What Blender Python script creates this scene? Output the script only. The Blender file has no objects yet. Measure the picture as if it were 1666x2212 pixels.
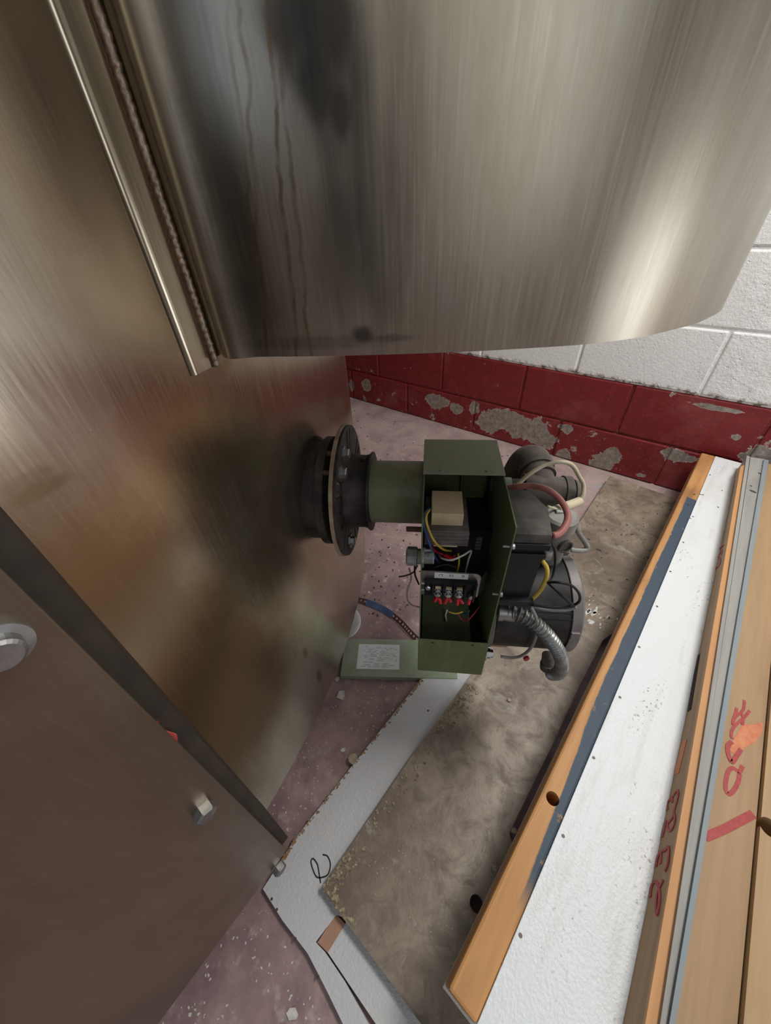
import bpy, bmesh, math, random
from mathutils import Vector, Matrix, Quaternion
random.seed(7)
R = math.radians
S = bpy.context.scene
C = S.collection

# ---------------------------------------------------------------- camera
FPX, NAD = 800.0, (890.0, 2050.0)
HC = 0.95
d = Vector((NAD[0]-833, NAD[1]-1106, FPX)).normalized()
up = -d
fw = Vector((0, 0, 1)) - up*up.z
fw.normalize()
rt = fw.cross(up)
if rt.x < 0: rt = -rt
MW = Matrix((rt, fw, up))            # (x right, y down, z forward) -> world
CAM = Vector((0, 0, HC))
cd = bpy.data.cameras.new('camera'); cam = bpy.data.objects.new('camera', cd); C.objects.link(cam)
cd.sensor_fit = 'HORIZONTAL'; cd.sensor_width = 36.0; cd.lens = 36.0*FPX/1666.0
cd.clip_start = 0.01; cd.clip_end = 60
cx_, cy_, cz_ = MW @ Vector((1, 0, 0)), MW @ Vector((0, -1, 0)), MW @ Vector((0, 0, -1))
m = Matrix((cx_, cy_, cz_)).transposed().to_4x4(); m.translation = CAM
cam.matrix_world = m
S.camera = cam

# ---------------------------------------------------------------- light
S.view_settings.view_transform = 'Standard'; S.view_settings.look = 'None'
S.view_settings.exposure = 0.5; S.view_settings.gamma = 1.0; S.view_settings.use_curve_mapping = False
w = bpy.data.worlds.new('world'); S.world = w; w.use_nodes = True
w.node_tree.nodes['Background'].inputs[0].default_value = (0.72, 0.84, 1.0, 1)
w.node_tree.nodes['Background'].inputs[1].default_value = 0.6
ROOM = R(-39.73)                      # yaw of the room; local x along the block wall, local y towards it
MR = Matrix.Rotation(ROOM, 4, 'Z')
def area(name, loc, aim, sx, sy, power, col):
    l = bpy.data.lights.new(name, 'AREA'); l.shape = 'RECTANGLE'; l.size = sx; l.size_y = sy
    l.energy = power; l.color = col
    o = bpy.data.objects.new(name, l); C.objects.link(o)
    o.location = MR @ Vector(loc)
    q = (MR.to_3x3() @ Vector(aim)).to_track_quat('-Z', 'Y')
    o.rotation_euler = q.to_euler()
    return o
XR, XL, YB, YF, ZC = 2.45, -3.7, 1.6255, -3.2, 2.9
WIN = [(-2.2, -1.0, .9, 2.4), (0.2, 1.45, .02, .86)]      # a window, and an unseen raised roll-up door added for the body's low bright reflection
for i, (a, b, z0, z1) in enumerate(WIN):
    area('daylight_opening', (XR-0.02, (a+b)/2, (z0+z1)/2), (-1, 0, 0), b-a-0.1, z1-z0-.06, (7, 6)[i], (0.95, 0.98, 1.0))
area('front_window_daylight', (-0.6, YF+0.02, 1.7), (0, 1, -0.1), 1.5, 1.3, 11, (0.60, 0.76, 1.0))
ZL = 2.15                             # the tube lights hang on rods
LAMPS = [(.45, 1.02, 22), (1.3, -1.6, 4)]
for x_, y_, e_ in LAMPS: area('hanging_tube_light', (x_, y_, ZL-0.005), (0, 0, -1), 0.3, .72, e_, (1.0, 0.98, 0.95))

# ---------------------------------------------------------------- pixel rays (1666 x 2212 frame) -> points in the place
def ray(x, y): return MW @ Vector((x-833, y-1106, FPX))
def W(x, y, z):
    r = ray(x, y); return CAM + r*((z-HC)/r.z)
def onplane(x, y, p, n):
    r = ray(x, y); return CAM + r*((p-CAM).dot(n)/r.dot(n))
BO = Vector((.041, .318, .659)); BYAW = -.1424
BM = Matrix.Rotation(BYAW, 3, 'Z')
def Lc(x, y, u=None, v=None, w=None):
    """point of the ray in the burner's own frame"""
    o = BM.transposed() @ (CAM-BO); r = BM.transposed() @ ray(x, y)
    i = 0 if u is not None else 1 if v is not None else 2
    val = u if i == 0 else v if i == 1 else w
    return o + r*((val-o[i])/r[i])

# ---------------------------------------------------------------- mesh helpers
class G:
    def __init__(s): s.bm = bmesh.new()
    def box(s, lo, hi, M=None, bev=0.0):
        b = bmesh.new(); bmesh.ops.create_cube(b, size=1)
        lo, hi = Vector(lo), Vector(hi); c = (lo+hi)/2; sz = hi-lo
        for v in b.verts: v.co = Vector((v.co.x*sz.x, v.co.y*sz.y, v.co.z*sz.z)) + c
        if bev: bmesh.ops.bevel(b, geom=b.edges[:], offset=bev, segments=2, profile=.5, affect='EDGES')
        if M is not None: bmesh.ops.transform(b, matrix=M, verts=b.verts[:])
        return s._join(b)
    def _join(s, b):
        me = bpy.data.meshes.new('t'); b.to_mesh(me); b.free(); s.bm.from_mesh(me); bpy.data.meshes.remove(me); return s
    def prism(s, pts, off, bev=0.0):
        b = bmesh.new(); off = Vector(off); n = len(pts)
        A = [b.verts.new(Vector(p)) for p in pts]; B = [b.verts.new(Vector(p)+off) for p in pts]
        b.faces.new(A); b.faces.new(B[::-1])
        for i in range(n): b.faces.new((A[i], B[i], B[(i+1) % n], A[(i+1) % n]))
        bmesh.ops.recalc_face_normals(b, faces=b.faces[:])
        if bev: bmesh.ops.bevel(b, geom=b.edges[:], offset=bev, segments=2, profile=.5, affect='EDGES')
        return s._join(b)
    def hull8(s, lo4, hi4):
        b = bmesh.new(); A = [b.verts.new(Vector(p)) for p in lo4]; B = [b.verts.new(Vector(p)) for p in hi4]
        b.faces.new(A[::-1]); b.faces.new(B)
        for i in range(4): b.faces.new((A[i], A[(i+1) % 4], B[(i+1) % 4], B[i]))
        bmesh.ops.recalc_face_normals(b, faces=b.faces[:])
        return s._join(b)
    def tube(s, pts, r, seg=10, cap=True):
        pts = [Vector(p) for p in pts]; n = len(pts)
        rr = r if isinstance(r, (list, tuple)) else [r]*n
        b = s.bm; rings = []
        t = (pts[1]-pts[0]).normalized(); a = t.orthogonal().normalized()
        for i in range(n):
            t2 = (pts[min(i+1, n-1)]-pts[max(i-1, 0)]).normalized()
            q = t.rotation_difference(t2); a = q @ a; t = t2
            a = (a - t*a.dot(t)).normalized(); c = t.cross(a)
            rings.append([b.verts.new(pts[i] + (a*math.cos(2*math.pi*k/seg)+c*math.sin(2*math.pi*k/seg))*rr[i]) for k in range(seg)])
        for i in range(n-1):
            for k in range(seg):
                b.faces.new((rings[i][k], rings[i][(k+1) % seg], rings[i+1][(k+1) % seg], rings[i+1][k]))
        if cap: b.faces.new(rings[0][::-1]); b.faces.new(rings[-1])
        return s
    def lathe(s, p, axis, prof, seg=32):
        """prof: list of (distance along axis, radius)"""
        axis = Vector(axis).normalized(); p = Vector(p)
        return s.tube2([p+axis*h for h, r in prof], [max(r, 1e-5) for h, r in prof], axis, seg)
    def tube2(s, pts, rr, axis, seg):
        b = s.bm; a = axis.orthogonal().normalized(); c = axis.cross(a); rings = []
        for p, r in zip(pts, rr):
            rings.append([b.verts.new(p+(a*math.cos(2*math.pi*k/seg)+c*math.sin(2*math.pi*k/seg))*r) for k in range(seg)])
        for i in range(len(pts)-1):
            for k in range(seg):
                b.faces.new((rings[i][k], rings[i][(k+1) % seg], rings[i+1][(k+1) % seg], rings[i+1][k]))
        b.faces.new(rings[0][::-1]); b.faces.new(rings[-1])
        return s
    def done(s, name, mt, parent=None, smooth=False, loc=None, autosm=None):
        bmesh.ops.recalc_face_normals(s.bm, faces=s.bm.faces[:])
        me = bpy.data.meshes.new(name); s.bm.to_mesh(me); s.bm.free()
        if smooth:
            me.shade_smooth()
            if autosm is not None: me.set_sharp_from_angle(angle=R(autosm))
        me.materials.append(mt)
        o = bpy.data.objects.new(name, me); C.objects.link(o)
        if parent: o.parent = parent
        if loc is not None: o.location = loc
        return o
def spline(pts, n=8):
    pts = [Vector(p) for p in pts]; out = []
    P = [pts[0]*2-pts[1]] + pts + [pts[-1]*2-pts[-2]]
    for i in range(1, len(P)-2):
        a, b, c, e = P[i-1], P[i], P[i+1], P[i+2]
        for k in range(n):
            t = k/n
            out.append(.5*((2*b)+(c-a)*t+(2*a-5*b+4*c-e)*t*t+(-a+3*b-3*c+e)*t**3))
    out.append(pts[-1]); return out
def empty(name, loc=(0, 0, 0), rz=0, parent=None):
    o = bpy.data.objects.new(name, None); C.objects.link(o); o.location = loc; o.rotation_euler = (0, 0, rz)
    o.empty_display_size = .05
    if parent: o.parent = parent
    return o
def tag(o, label, cat, group=None, kind=None):
    o['label'] = label; o['category'] = cat
    if group: o['group'] = group
    if kind: o['kind'] = kind
    return o
def struct(o): o['kind'] = 'structure'; return o
def cut(o, cutters):
    """boolean difference, baked into the mesh"""
    for g in cutters:
        c = g.done('cutter', MT['black_plastic']); bpy.context.view_layer.update(); c.matrix_world = o.matrix_world.copy()
        md = o.modifiers.new('b', 'BOOLEAN'); md.object = c; md.operation = 'DIFFERENCE'; md.solver = 'EXACT'
        bpy.context.view_layer.update()
        me = bpy.data.meshes.new_from_object(o.evaluated_get(bpy.context.evaluated_depsgraph_get()))
        old = o.data; o.modifiers.clear(); nm = old.name; o.data = me; bpy.data.meshes.remove(old); me.name = nm
        bpy.data.objects.remove(c)
    return o

# ---------------------------------------------------------------- materials
MT = {}
class N:
    def __init__(s, name):
        s.m = bpy.data.materials.new(name); s.m.use_nodes = True; s.t = s.m.node_tree
        s.b = s.t.nodes['Principled BSDF']; MT[name] = s.m
        s._pos = None
    def new(s, k): return s.t.nodes.new(k)
    def link(s, a, b): s.t.links.new(a, b)
    def pos(s, kind='Object', obj=None):
        n = s.new('ShaderNodeTexCoord')
        if obj: n.object = obj
        return n.outputs[kind]
    def mapping(s, vec, scale=(1, 1, 1), loc=(0, 0, 0), rot=(0, 0, 0)):
        n = s.new('ShaderNodeMapping'); n.inputs['Scale'].default_value = scale; n.inputs['Location'].default_value = loc
        n.inputs['Rotation'].default_value = rot; s.link(vec, n.inputs['Vector']); return n.outputs[0]
    def noise(s, vec, scale, detail=4, rough=.55, dist=0.0):
        n = s.new('ShaderNodeTexNoise'); n.inputs['Scale'].default_value = scale; n.inputs['Detail'].default_value = detail
        n.inputs['Roughness'].default_value = rough; n.inputs['Distortion'].default_value = dist
        s.link(vec, n.inputs['Vector']); return n.outputs['Fac']
    def ramp(s, fac, stops):
        n = s.new('ShaderNodeValToRGB'); e = n.color_ramp.elements
        while len(e) < len(stops): e.new(.5)
        for el, (p, c) in zip(e, stops):
            el.position = p; el.color = (*c, 1) if not isinstance(c, (int, float)) else (c, c, c, 1)
        s.link(fac, n.inputs[0]); return n.outputs[0]
    def mix(s, fac, a, b, blend='MIX'):
        n = s.new('ShaderNodeMix'); n.data_type = 'RGBA'; n.blend_type = blend; n.clamp_factor = True
        for v, i in ((fac, 0), (a, 6), (b, 7)):
            if hasattr(v, 'is_linked'): s.link(v, n.inputs[i])
            elif i == 0: n.inputs[0].default_value = v
            else: n.inputs[i].default_value = (*v, 1)
        return n.outputs[2]
    def math(s, op, a, b=None, c=None, clamp=False):
        n = s.new('ShaderNodeMath'); n.operation = op; n.use_clamp = clamp
        for i, v in enumerate((a, b, c)):
            if v is None: continue
            if hasattr(v, 'is_linked'): s.link(v, n.inputs[i])
            else: n.inputs[i].default_value = v
        return n.outputs[0]
    def sep(s, vec):
        n = s.new('ShaderNodeSeparateXYZ'); s.link(vec, n.inputs[0]); return n.outputs
    def step(s, v, lo, hi):
        n = s.new('ShaderNodeMapRange'); n.interpolation_type = 'SMOOTHSTEP'
        n.inputs['From Min'].default_value = lo; n.inputs['From Max'].default_value = hi
        s.link(v, n.inputs['Value']); return n.outputs[0]
    def blob(s, X, Y, x, y, rx, ry):
        a = s.math('POWER', s.math('DIVIDE', s.math('SUBTRACT', X, x), rx), 2.0)
        b = s.math('POWER', s.math('DIVIDE', s.math('SUBTRACT', Y, y), ry), 2.0)
        return s.math('SUBTRACT', 1.0, s.math('SQRT', s.math('ADD', a, b)), clamp=True)
    def bump(s, h, strength=.3, dist=.002):
        n = s.new('ShaderNodeBump'); n.inputs['Strength'].default_value = strength; n.inputs['Distance'].default_value = dist
        s.link(h, n.inputs['Height']); s.link(n.outputs[0], s.b.inputs['Normal']); return n
    def set(s, col=None, rough=None, metal=None, spec=None):
        for k, v in (('Base Color', col), ('Roughness', rough), ('Metallic', metal), ('Specular IOR Level', spec)):
            if v is None: continue
            if hasattr(v, 'is_linked'): s.link(v, s.b.inputs[k])
            elif isinstance(v, tuple): s.b.inputs[k].default_value = (*v, 1)
            else: s.b.inputs[k].default_value = v
        return s.m
def simple(name, col, rough=.5, metal=0.0, var=.25, scale=30, dirt=None, bumps=.08, bscale=None):
    n = N(name); p = n.pos()
    f = n.noise(p, scale, 5)
    dk = dirt or tuple(c*(1-var) for c in col)
    c = n.mix(n.ramp(f, [(.35, 0), (.68, 1)]), col, dk)
    n.set(c, rough, metal)
    if bumps: n.bump(n.noise(p, bscale or scale*5, 3), bumps, .001)
    return n.m

simple('black_plastic', (.018, .018, .019), .42, 0, .3, 60)
simple('dusty_black', (.055, .052, .049), .8, 0, dirt=(.13, .12, .105), scale=38)
simple('motor_black', (.016, .015, .015), .5, 0, dirt=(.042, .038, .035), scale=25)
simple('motor_grey', (.19, .17, .16), .55, .3, dirt=(.14, .125, .12), scale=30)
simple('armour_grey', (.30, .30, .29), .42, .8, .4, 60)
simple('zinc', (.55, .57, .58), .32, .75, .35, 90)
simple('dull_zinc', (.42, .42, .41), .45, 1, .4, 70)
simple('cast_iron', (.075, .064, .055), .75, .1, dirt=(.13, .112, .095), scale=40, bumps=.2)
simple('pump_grey', (.30, .29, .27), .55, .5, dirt=(.2, .19, .17), scale=35)
simple('core_steel', (.19, .165, .16), .6, .3, dirt=(.12, .10, .10), scale=50)
simple('cream_block', (.68, .55, .36), .6, 0, dirt=(.58, .44, .26), scale=22)
simple('wire_yellow', (.62, .43, .06), .45); simple('wire_blue', (.03, .09, .28), .4); simple('wire_white', (.62, .60, .55), .5)
simple('wire_black', (.02, .02, .021), .45); simple('wire_red', (.42, .03, .03), .4); simple('ferrule_red', (.62, .015, .03), .35)
simple('wire_tan', (.55, .47, .33), .55); simple('wire_grey', (.22, .22, .21), .5); simple('wire_green', (.01, .09, .06), .5)
simple('hose_red', (.30, .075, .065), .55, dirt=(.40, .18, .15), scale=18)
simple('flange_black', (.035, .032, .031), .6, .4, dirt=(.10, .09, .085), scale=30)
simple('rust', (.20, .105, .06), .85, 0, dirt=(.08, .05, .04), scale=60, bumps=.3)
simple('rope_gasket', (.42, .34, .25), .9, 0, dirt=(.25, .16, .10), scale=50, bumps=.4)
simple('label_white', (.72, .73, .74), .5, 0, .1)
simple('ink_black', (.012, .012, .014), .6, 0, .1, bumps=0)
simple('label_ink', (.25, .26, .25), .6, 0, .2, 200, bumps=0)
simple('marker_red', (.42, .05, .045), .6, 0, .3, 200, bumps=0)
simple('smear_red', (.55, .14, .06), .6, 0, dirt=(.62, .26, .11), scale=60, bumps=0)
simple('painter_tape', (.13, .20, .42), .6, 0, dirt=(.24, .31, .50), scale=30)
simple('tan_board', (.42, .24, .16), .8, 0, dirt=(.35, .19, .12), scale=40)
simple('chip_pale', (.66, .64, .58), .8, 0, .3, 80)
simple('chip_dark', (.07, .055, .045), .9, 0, .3, 80)
simple('chip_tan', (.42, .34, .24), .9, 0, .3, 80)
simple('chip_rusty', (.33, .20, .10), .9, 0, dirt=(.22, .12, .06), scale=80)
for k_ in ('black_plastic', 'motor_black', 'dusty_black', 'cast_iron', 'wire_black', 'flange_black'): MT[k_].node_tree.nodes['Principled BSDF'].inputs['Specular IOR Level'].default_value = .18
simple('lid_grey', (.52, .54, .53), .4, .2, .15)
simple('scrap_red', (.62, .10, .09), .5)
simple('ceiling_white', (.62, .62, .60), .9)
simple('frame_white', (.7, .7, .68), .6)
simple('plain_wall', (.26, .235, .205), .9, 0, dirt=(.21, .185, .16), scale=4)
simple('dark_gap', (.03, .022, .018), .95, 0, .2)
simple('lime_white', (.75, .76, .74), .9, 0, .2, 60)
simple('sealant_grey', (.30, .29, .27), .7, .2, .3, 60)

def green_metal(name, a, b, dirt):
    n = N(name); p = n.pos()
    f = n.noise(p, 14, 6, .6); g = n.noise(n.mapping(p, (1, 1, .25), rot=(0, .5, 0)), 60, 4)
    c = n.mix(n.ramp(f, [(.35, 0), (.7, 1)]), a, b)
    c = n.mix(n.math('MULTIPLY', n.ramp(g, [(.52, 0), (.72, 1)]), .5), c, dirt)
    n.set(c, n.ramp(f, [(.3, .38), (.7, .6)]), 0); n.bump(n.noise(p, 90, 2), .04, .001)
green_metal('green_enamel', (.092, .128, .040), (.120, .152, .066), (.18, .185, .125))
green_metal('green_dusty', (.20, .225, .14), (.24, .255, .18), (.28, .28, .22))
green_metal('green_tube', (.155, .185, .09), (.215, .22, .15), (.10, .055, .045))
green_metal('green_pale', (.23, .29, .19), (.30, .35, .26), (.36, .36, .30))

# stainless steel; UV = (arc length in m, height in m)
def steel(name, stains, base=(.56, .50, .42), tint=(.42, .33, .24), rough=(.24, .40), bk=1.0):
    n = N(name); uv = n.pos('UV'); sp = n.sep(uv); U, V = sp[0], sp[1]
    brush = n.noise(n.mapping(uv, (70, 2.2, 1)), 6, 5, .65)
    brush2 = n.noise(n.mapping(uv, (14, .8, 1)), 3, 4, .6)
    cloud = n.noise(n.mapping(uv, (3.2, 1.4, 1)), 2.2, 6, .62, .4)
    c = n.mix(n.ramp(cloud, [(.36, 0), (.66, 1)]), base, tint)
    c = n.mix(n.math('MULTIPLY', n.ramp(brush2, [(.42, 0), (.72, 1)]), .45*bk), c, (.36, .29, .21))
    c = n.mix(n.math('MULTIPLY', n.ramp(brush, [(.48, 0), (.72, 1)]), .32*bk), c, (.70, .64, .54))
    fine_ = n.noise(n.mapping(uv, (190, 3.5, 1)), 5, 3, .6)
    c = n.mix(n.math('MULTIPLY', n.ramp(fine_, [(.50, 0), (.72, 1)]), .35*bk), c, (.26, .21, .15))
    rgh = n.math('ADD', n.math('MULTIPLY', cloud, rough[1]-rough[0]), rough[0])
    rgh = n.math('ADD', rgh, n.math('MULTIPLY', n.math('SUBTRACT', brush, .5), .18))
    if stains: c, rgh = stains(n, uv, U, V, c, rgh)
    n.set(c, rgh, .92)
    n.bump(brush, .05*bk, .0006)
    n.b.inputs['Anisotropic'].default_value = .0
    return n.m
def stains_refl_upper(n, uv, U, V, c, rgh):
    # burnt black splotches, brown drip lines, a dark spot near the rim, dark reflection by the seam
    wob = n.noise(n.mapping(uv, (1, .45, 1)), 34, 5, .65, .3)
    def sp_(x, y, rx, ry, k, col):
        nonlocal c
        b = n.blob(U, V, x, y, rx, ry)
        f = n.step(n.math('MULTIPLY', b, n.math('ADD', wob, .35)), .12, .60)
        c = n.mix(n.math('MULTIPLY', f, k), c, col)
    for x, y, rx, ry, k in CH_STAINS_REFL: sp_(x, y, rx, ry, k, (.075, .068, .058))
    for (u0, z0, u1, z1, k) in CH_DRIPS:
        w1 = n.noise(n.mapping(uv, (.01, 1, 1), loc=(u0*900, u0*77, 0)), 18, 4, .6)
        line_ = n.math('ADD', n.math('MULTIPLY', n.math('SUBTRACT', V, z0), (u1-u0)/(z1-z0)), u0)
        dx = n.math('ABSOLUTE', n.math('SUBTRACT', n.math('SUBTRACT', U, line_), n.math('MULTIPLY', n.math('SUBTRACT', w1, .5), .018)))
        f = n.math('SUBTRACT', 1.0, n.step(dx, .0004, .0022))
        g = n.ramp(n.noise(n.mapping(uv, (1, 1, 1), loc=(u0*50, 0, 0)), 40, 3), [(.35, .2), (.6, 1)])
        c = n.mix(n.math('MULTIPLY', n.math('MULTIPLY', f, g), k), c, (.19, .105, .05))
    return c, rgh
def stains_refl_body(n, uv, U, V, c, rgh):
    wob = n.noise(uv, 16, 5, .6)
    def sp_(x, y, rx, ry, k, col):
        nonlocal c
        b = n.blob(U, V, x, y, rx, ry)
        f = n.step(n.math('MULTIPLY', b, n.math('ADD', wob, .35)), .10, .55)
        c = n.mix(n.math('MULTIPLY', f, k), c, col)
    for x, y, rx, ry, k in BODY_STAINS_REFL: sp_(x, y, rx, ry, k, (.235, .165, .10))
    sk = n.ramp(n.noise(n.mapping(uv, (1, 1, 1)), 160, 2), [(.76, 0), (.80, 1)])
    c = n.mix(n.math('MULTIPLY', sk, .6), c, (.75, .7, .6))
    return c, rgh

# painted floor
n = N('floor_paint'); p = n.pos()
f1 = n.noise(p, 2.6, 7, .62, .3); f2 = n.noise(p, 11, 6, .65); f3 = n.noise(p, 90, 3, .6); f4 = n.noise(p, 38, 4, .6)
c = n.mix(n.ramp(f1, [(.36, 0), (.62, 1)]), (.17, .10, .105), (.45, .31, .29))
c = n.mix(n.math('MULTIPLY', n.ramp(f2, [(.42, 0), (.66, 1)]), .75), c, (.17, .105, .115))
c = n.mix(n.math('MULTIPLY', n.ramp(f4, [(.56, 0), (.70, 1)]), .6), c, (.50, .40, .36))
dust_light = n.math('MULTIPLY', n.step(n.sep(p)[1], .35, 1.45), n.ramp(n.noise(p, 4.5, 7, .7, .5), [(.34, .15), (.62, 1)]))  # dust, plus light near the wall painted into the floor colour
c = n.mix(n.math('MULTIPLY', dust_light, .75), c, (.58, .45, .43))
c = n.mix(n.ramp(f3, [(.70, 0), (.76, 1)]), c, (.60, .55, .50))
n.set(c, n.ramp(f2, [(.3, .42), (.7, .7)])); n.bump(n.math('ADD', f3, f4), .35, .002)

WALL = None
def block_material(name, red):
    n = N(name); p = n.pos('Object', WALL); sp = n.sep(p); X, Z = sp[0], sp[2]
    fine = n.noise(p, 120, 4, .65); mid = n.noise(p, 26, 5, .6); big = n.noise(p, 5, 4, .6)
    if red:
        c = n.mix(n.ramp(mid, [(.35, 0), (.7, 1)]), (.235, .018, .020), (.165, .013, .016))
        c = n.mix(n.math('MULTIPLY', n.ramp(big, [(.55, 0), (.75, 1)]), .45), c, (.36, .12, .11))
        m_ = n.noise(p, 14, 7, .7, .35)
        lowf = n.math('SUBTRACT', 1.0, n.step(Z, .11, .23))
        amt = n.math('MULTIPLY', lowf, .035)
        for (sx, sz, rx, rz) in PEEL:
            b = n.blob(X, Z, sx, sz, rx, rz)
            amt = n.math('MAXIMUM', amt, n.math('MULTIPLY', b, .52))
        pe = n.step(n.math('ADD', m_, amt), .672, .690)
        edge = n.step(n.math('ADD', m_, amt), .645, .672)
        grey = n.mix(n.ramp(n.noise(p, 48, 5, .7), [(.3, 0), (.7, 1)]), (.15, .125, .10), (.42, .38, .33))
        c = n.mix(edge, c, (.62, .55, .50)); c = n.mix(pe, c, grey)
        # efflorescence flecks low on the wall
        fl = n.ramp(n.noise(p, 60, 4, .7), [(.62, 0), (.72, 1)])
        c = n.mix(n.math('MULTIPLY', fl, n.math('ADD', n.math('MULTIPLY', lowf, .5), .12)), c, (.60, .50, .47))
        h = n.math('SUBTRACT', n.math('ADD', n.math('MULTIPLY', fine, .35), n.math('MULTIPLY', mid, .3)), n.math('MULTIPLY', pe, .6))
        n.set(c, n.ramp(mid, [(.3, .38), (.7, .62)]))
    else:
        c = n.mix(n.ramp(mid, [(.4, 0), (.75, 1)]), (.88, .89, .88), (.82, .83, .82))
        rough_side = n.step(X, 1.58, 1.74)
        low = n.math('SUBTRACT', 1.0, n.step(Z, .40, .55))
        pk = n.math('MULTIPLY', n.ramp(n.noise(p, 18, 6, .7), [(.55, 0), (.66, 1)]), n.math('MULTIPLY', rough_side, low))
        c = n.mix(n.math('MULTIPLY', pk, .6), c, (.42, .39, .36))
        seam = n.math('MULTIPLY', n.ramp(n.noise(p, 26, 6, .75), [(.50, 0), (.56, 1)]), n.math('SUBTRACT', 1.0, n.step(Z, .386, .402)))
        c = n.mix(seam, c, (.25, .20, .16))
        pits = n.ramp(n.noise(n.mapping(p, (1, 1, 1.6)), 55, 3, .6), [(.24, 1), (.36, 0)])
        h = n.math('SUBTRACT', n.math('ADD', n.math('MULTIPLY', fine, .4), n.math('MULTIPLY', n.noise(p, 20, 6, .75), n.math('MULTIPLY', rough_side, 1.6))), n.math('MULTIPLY', pits, .5))
        n.set(c, .6)
    n.bump(h, .8, .005)
    return n.m

def wood(name, a, b, dk, paint=None, scale=1.0):
    n = N(name); p = n.pos(); g = n.mapping(p, (1.2*scale, 22*scale, 22*scale))
    gr = n.noise(g, 3.2, 6, .6, .6); k = n.noise(n.mapping(p, (2.2, 9, 9)), 2.0, 3, .5)
    c = n.mix(n.ramp(gr, [(.33, 0), (.68, 1)]), a, b)
    c = n.mix(n.math('MULTIPLY', n.ramp(k, [(.58, 0), (.74, 1)]), .6), c, dk)
    if paint: c = paint(n, p, c)
    n.set(c, .62); n.bump(gr, .12, .001); return n.m
def blue_paint(n, p, c):
    sp = n.sep(p); X, Y = sp[0], sp[1]
    wob = n.math('MULTIPLY', n.math('SUBTRACT', n.noise(n.mapping(p, (1, 2, 1)), 12, 5, .6), .5), .03)
    across = n.math('SUBTRACT', 1.0, n.step(n.math('ADD', Y, n.math('MULTIPLY', wob, .35)), -.017, -.014))           # inner part of the edge only
    edge_ = n.math('ADD', n.math('MULTIPLY', n.math('SUBTRACT', 1.0, n.step(X, .12, .55)), .016), n.math('ADD', Y, n.math('MULTIPLY', wob, .35)))
    across = n.math('SUBTRACT', 1.0, n.step(edge_, -.016, -.013))
    lo = n.step(n.math('ADD', X, n.math('MULTIPLY', wob, 2.0)), .10, .17); hi = n.math('SUBTRACT', 1.0, n.step(n.math('ADD', X, wob), 1.27, 1.275))
    wear = n.ramp(n.noise(p, 24, 4, .6), [(.26, 0), (.36, 1)])
    f = n.math('MULTIPLY', n.math('MULTIPLY', across, lo), n.math('MULTIPLY', hi, wear))
    blu = n.mix(n.noise(p, 40, 4), (.035, .062, .10), (.055, .078, .105))
    return n.mix(f, c, blu)
wood('stud_wood', (.60, .31, .11), (.46, .215, .075), (.20, .09, .04), blue_paint)
wood('pine_orange', (.62, .32, .13), (.52, .26, .10), (.32, .15, .07))
wood('pine_tan', (.40, .255, .13), (.33, .20, .10), (.20, .13, .08))
wood('pine_pale', (.46, .30, .15), (.38, .24, .12), (.26, .18, .12))
wood('grey_weathered', (.36, .35, .32), (.28, .27, .25), (.20, .19, .18))
wood('blue_grey', (.20, .25, .28), (.26, .28, .28), (.15, .17, .18))

def white_board(name, col, mold):
    n = N(name); p = n.pos()
    dim = n.noise(n.mapping(p, (1, 1.25, 1)), 210, 2, .5)
    big = n.noise(p, 6, 5, .6); sp = n.noise(p, 150, 2, .5); zone = n.noise(n.mapping(p, (1.6, 6, 6)), 2.4, 4, .6)
    c = n.mix(n.math('MULTIPLY', n.ramp(big, [(.5, 0), (.75, 1)]), .35), col, (.62, .56, .46))
    if mold:
        st = n.noise(n.mapping(p, (2.2, 16, 16)), 2.0, 4, .6)
        c = n.mix(n.math('MULTIPLY', n.ramp(st, [(.56, 0), (.74, 1)]), .4), c, (.52, .44, .34))
        f = n.math('MULTIPLY', n.ramp(sp, [(.60, 0), (.66, 1)]), n.ramp(zone, [(.52, 0), (.60, 1)]))
        c = n.mix(n.math('MULTIPLY', f, .75), c, (.22, .19, .15))
    n.set(c, .45); n.bump(dim, .6, .002); return n.m
white_board('white_frp', (.77, .80, .81), True)
white_board('white_floor_board', (.55, .55, .56), False)

n = N('weathered_sheet'); p = n.pos()
f1 = n.noise(p, 3.2, 7, .65, .5); f2 = n.noise(p, 20, 7, .7, .8); f3 = n.noise(p, 75, 4, .65); f4 = n.noise(n.mapping(p, (1, 1, 1), loc=(5, 2, 0)), 9, 8, .75, 1.2)
c = n.mix(n.ramp(f1, [(.36, 0), (.60, 1)]), (.16, .12, .088), (.37, .305, .23))
c = n.mix(n.math('MULTIPLY', n.ramp(f2, [(.46, 0), (.62, 1)]), .75), c, (.13, .10, .075))
c = n.mix(n.math('MULTIPLY', n.ramp(f4, [(.56, 0), (.66, 1)]), .5), c, (.46, .43, .37))
c = n.mix(n.ramp(f3, [(.70, 0), (.76, 1)]), c, (.10, .07, .05))
n.set(c, n.ramp(f2, [(.3, .38), (.7, .65)])); n.bump(n.math('ADD', f3, f2), .5, .002)

simple('crumbled_edge', (.40, .34, .22), .9, 0, dirt=(.10, .07, .045), scale=110, bumps=.6)

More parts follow.
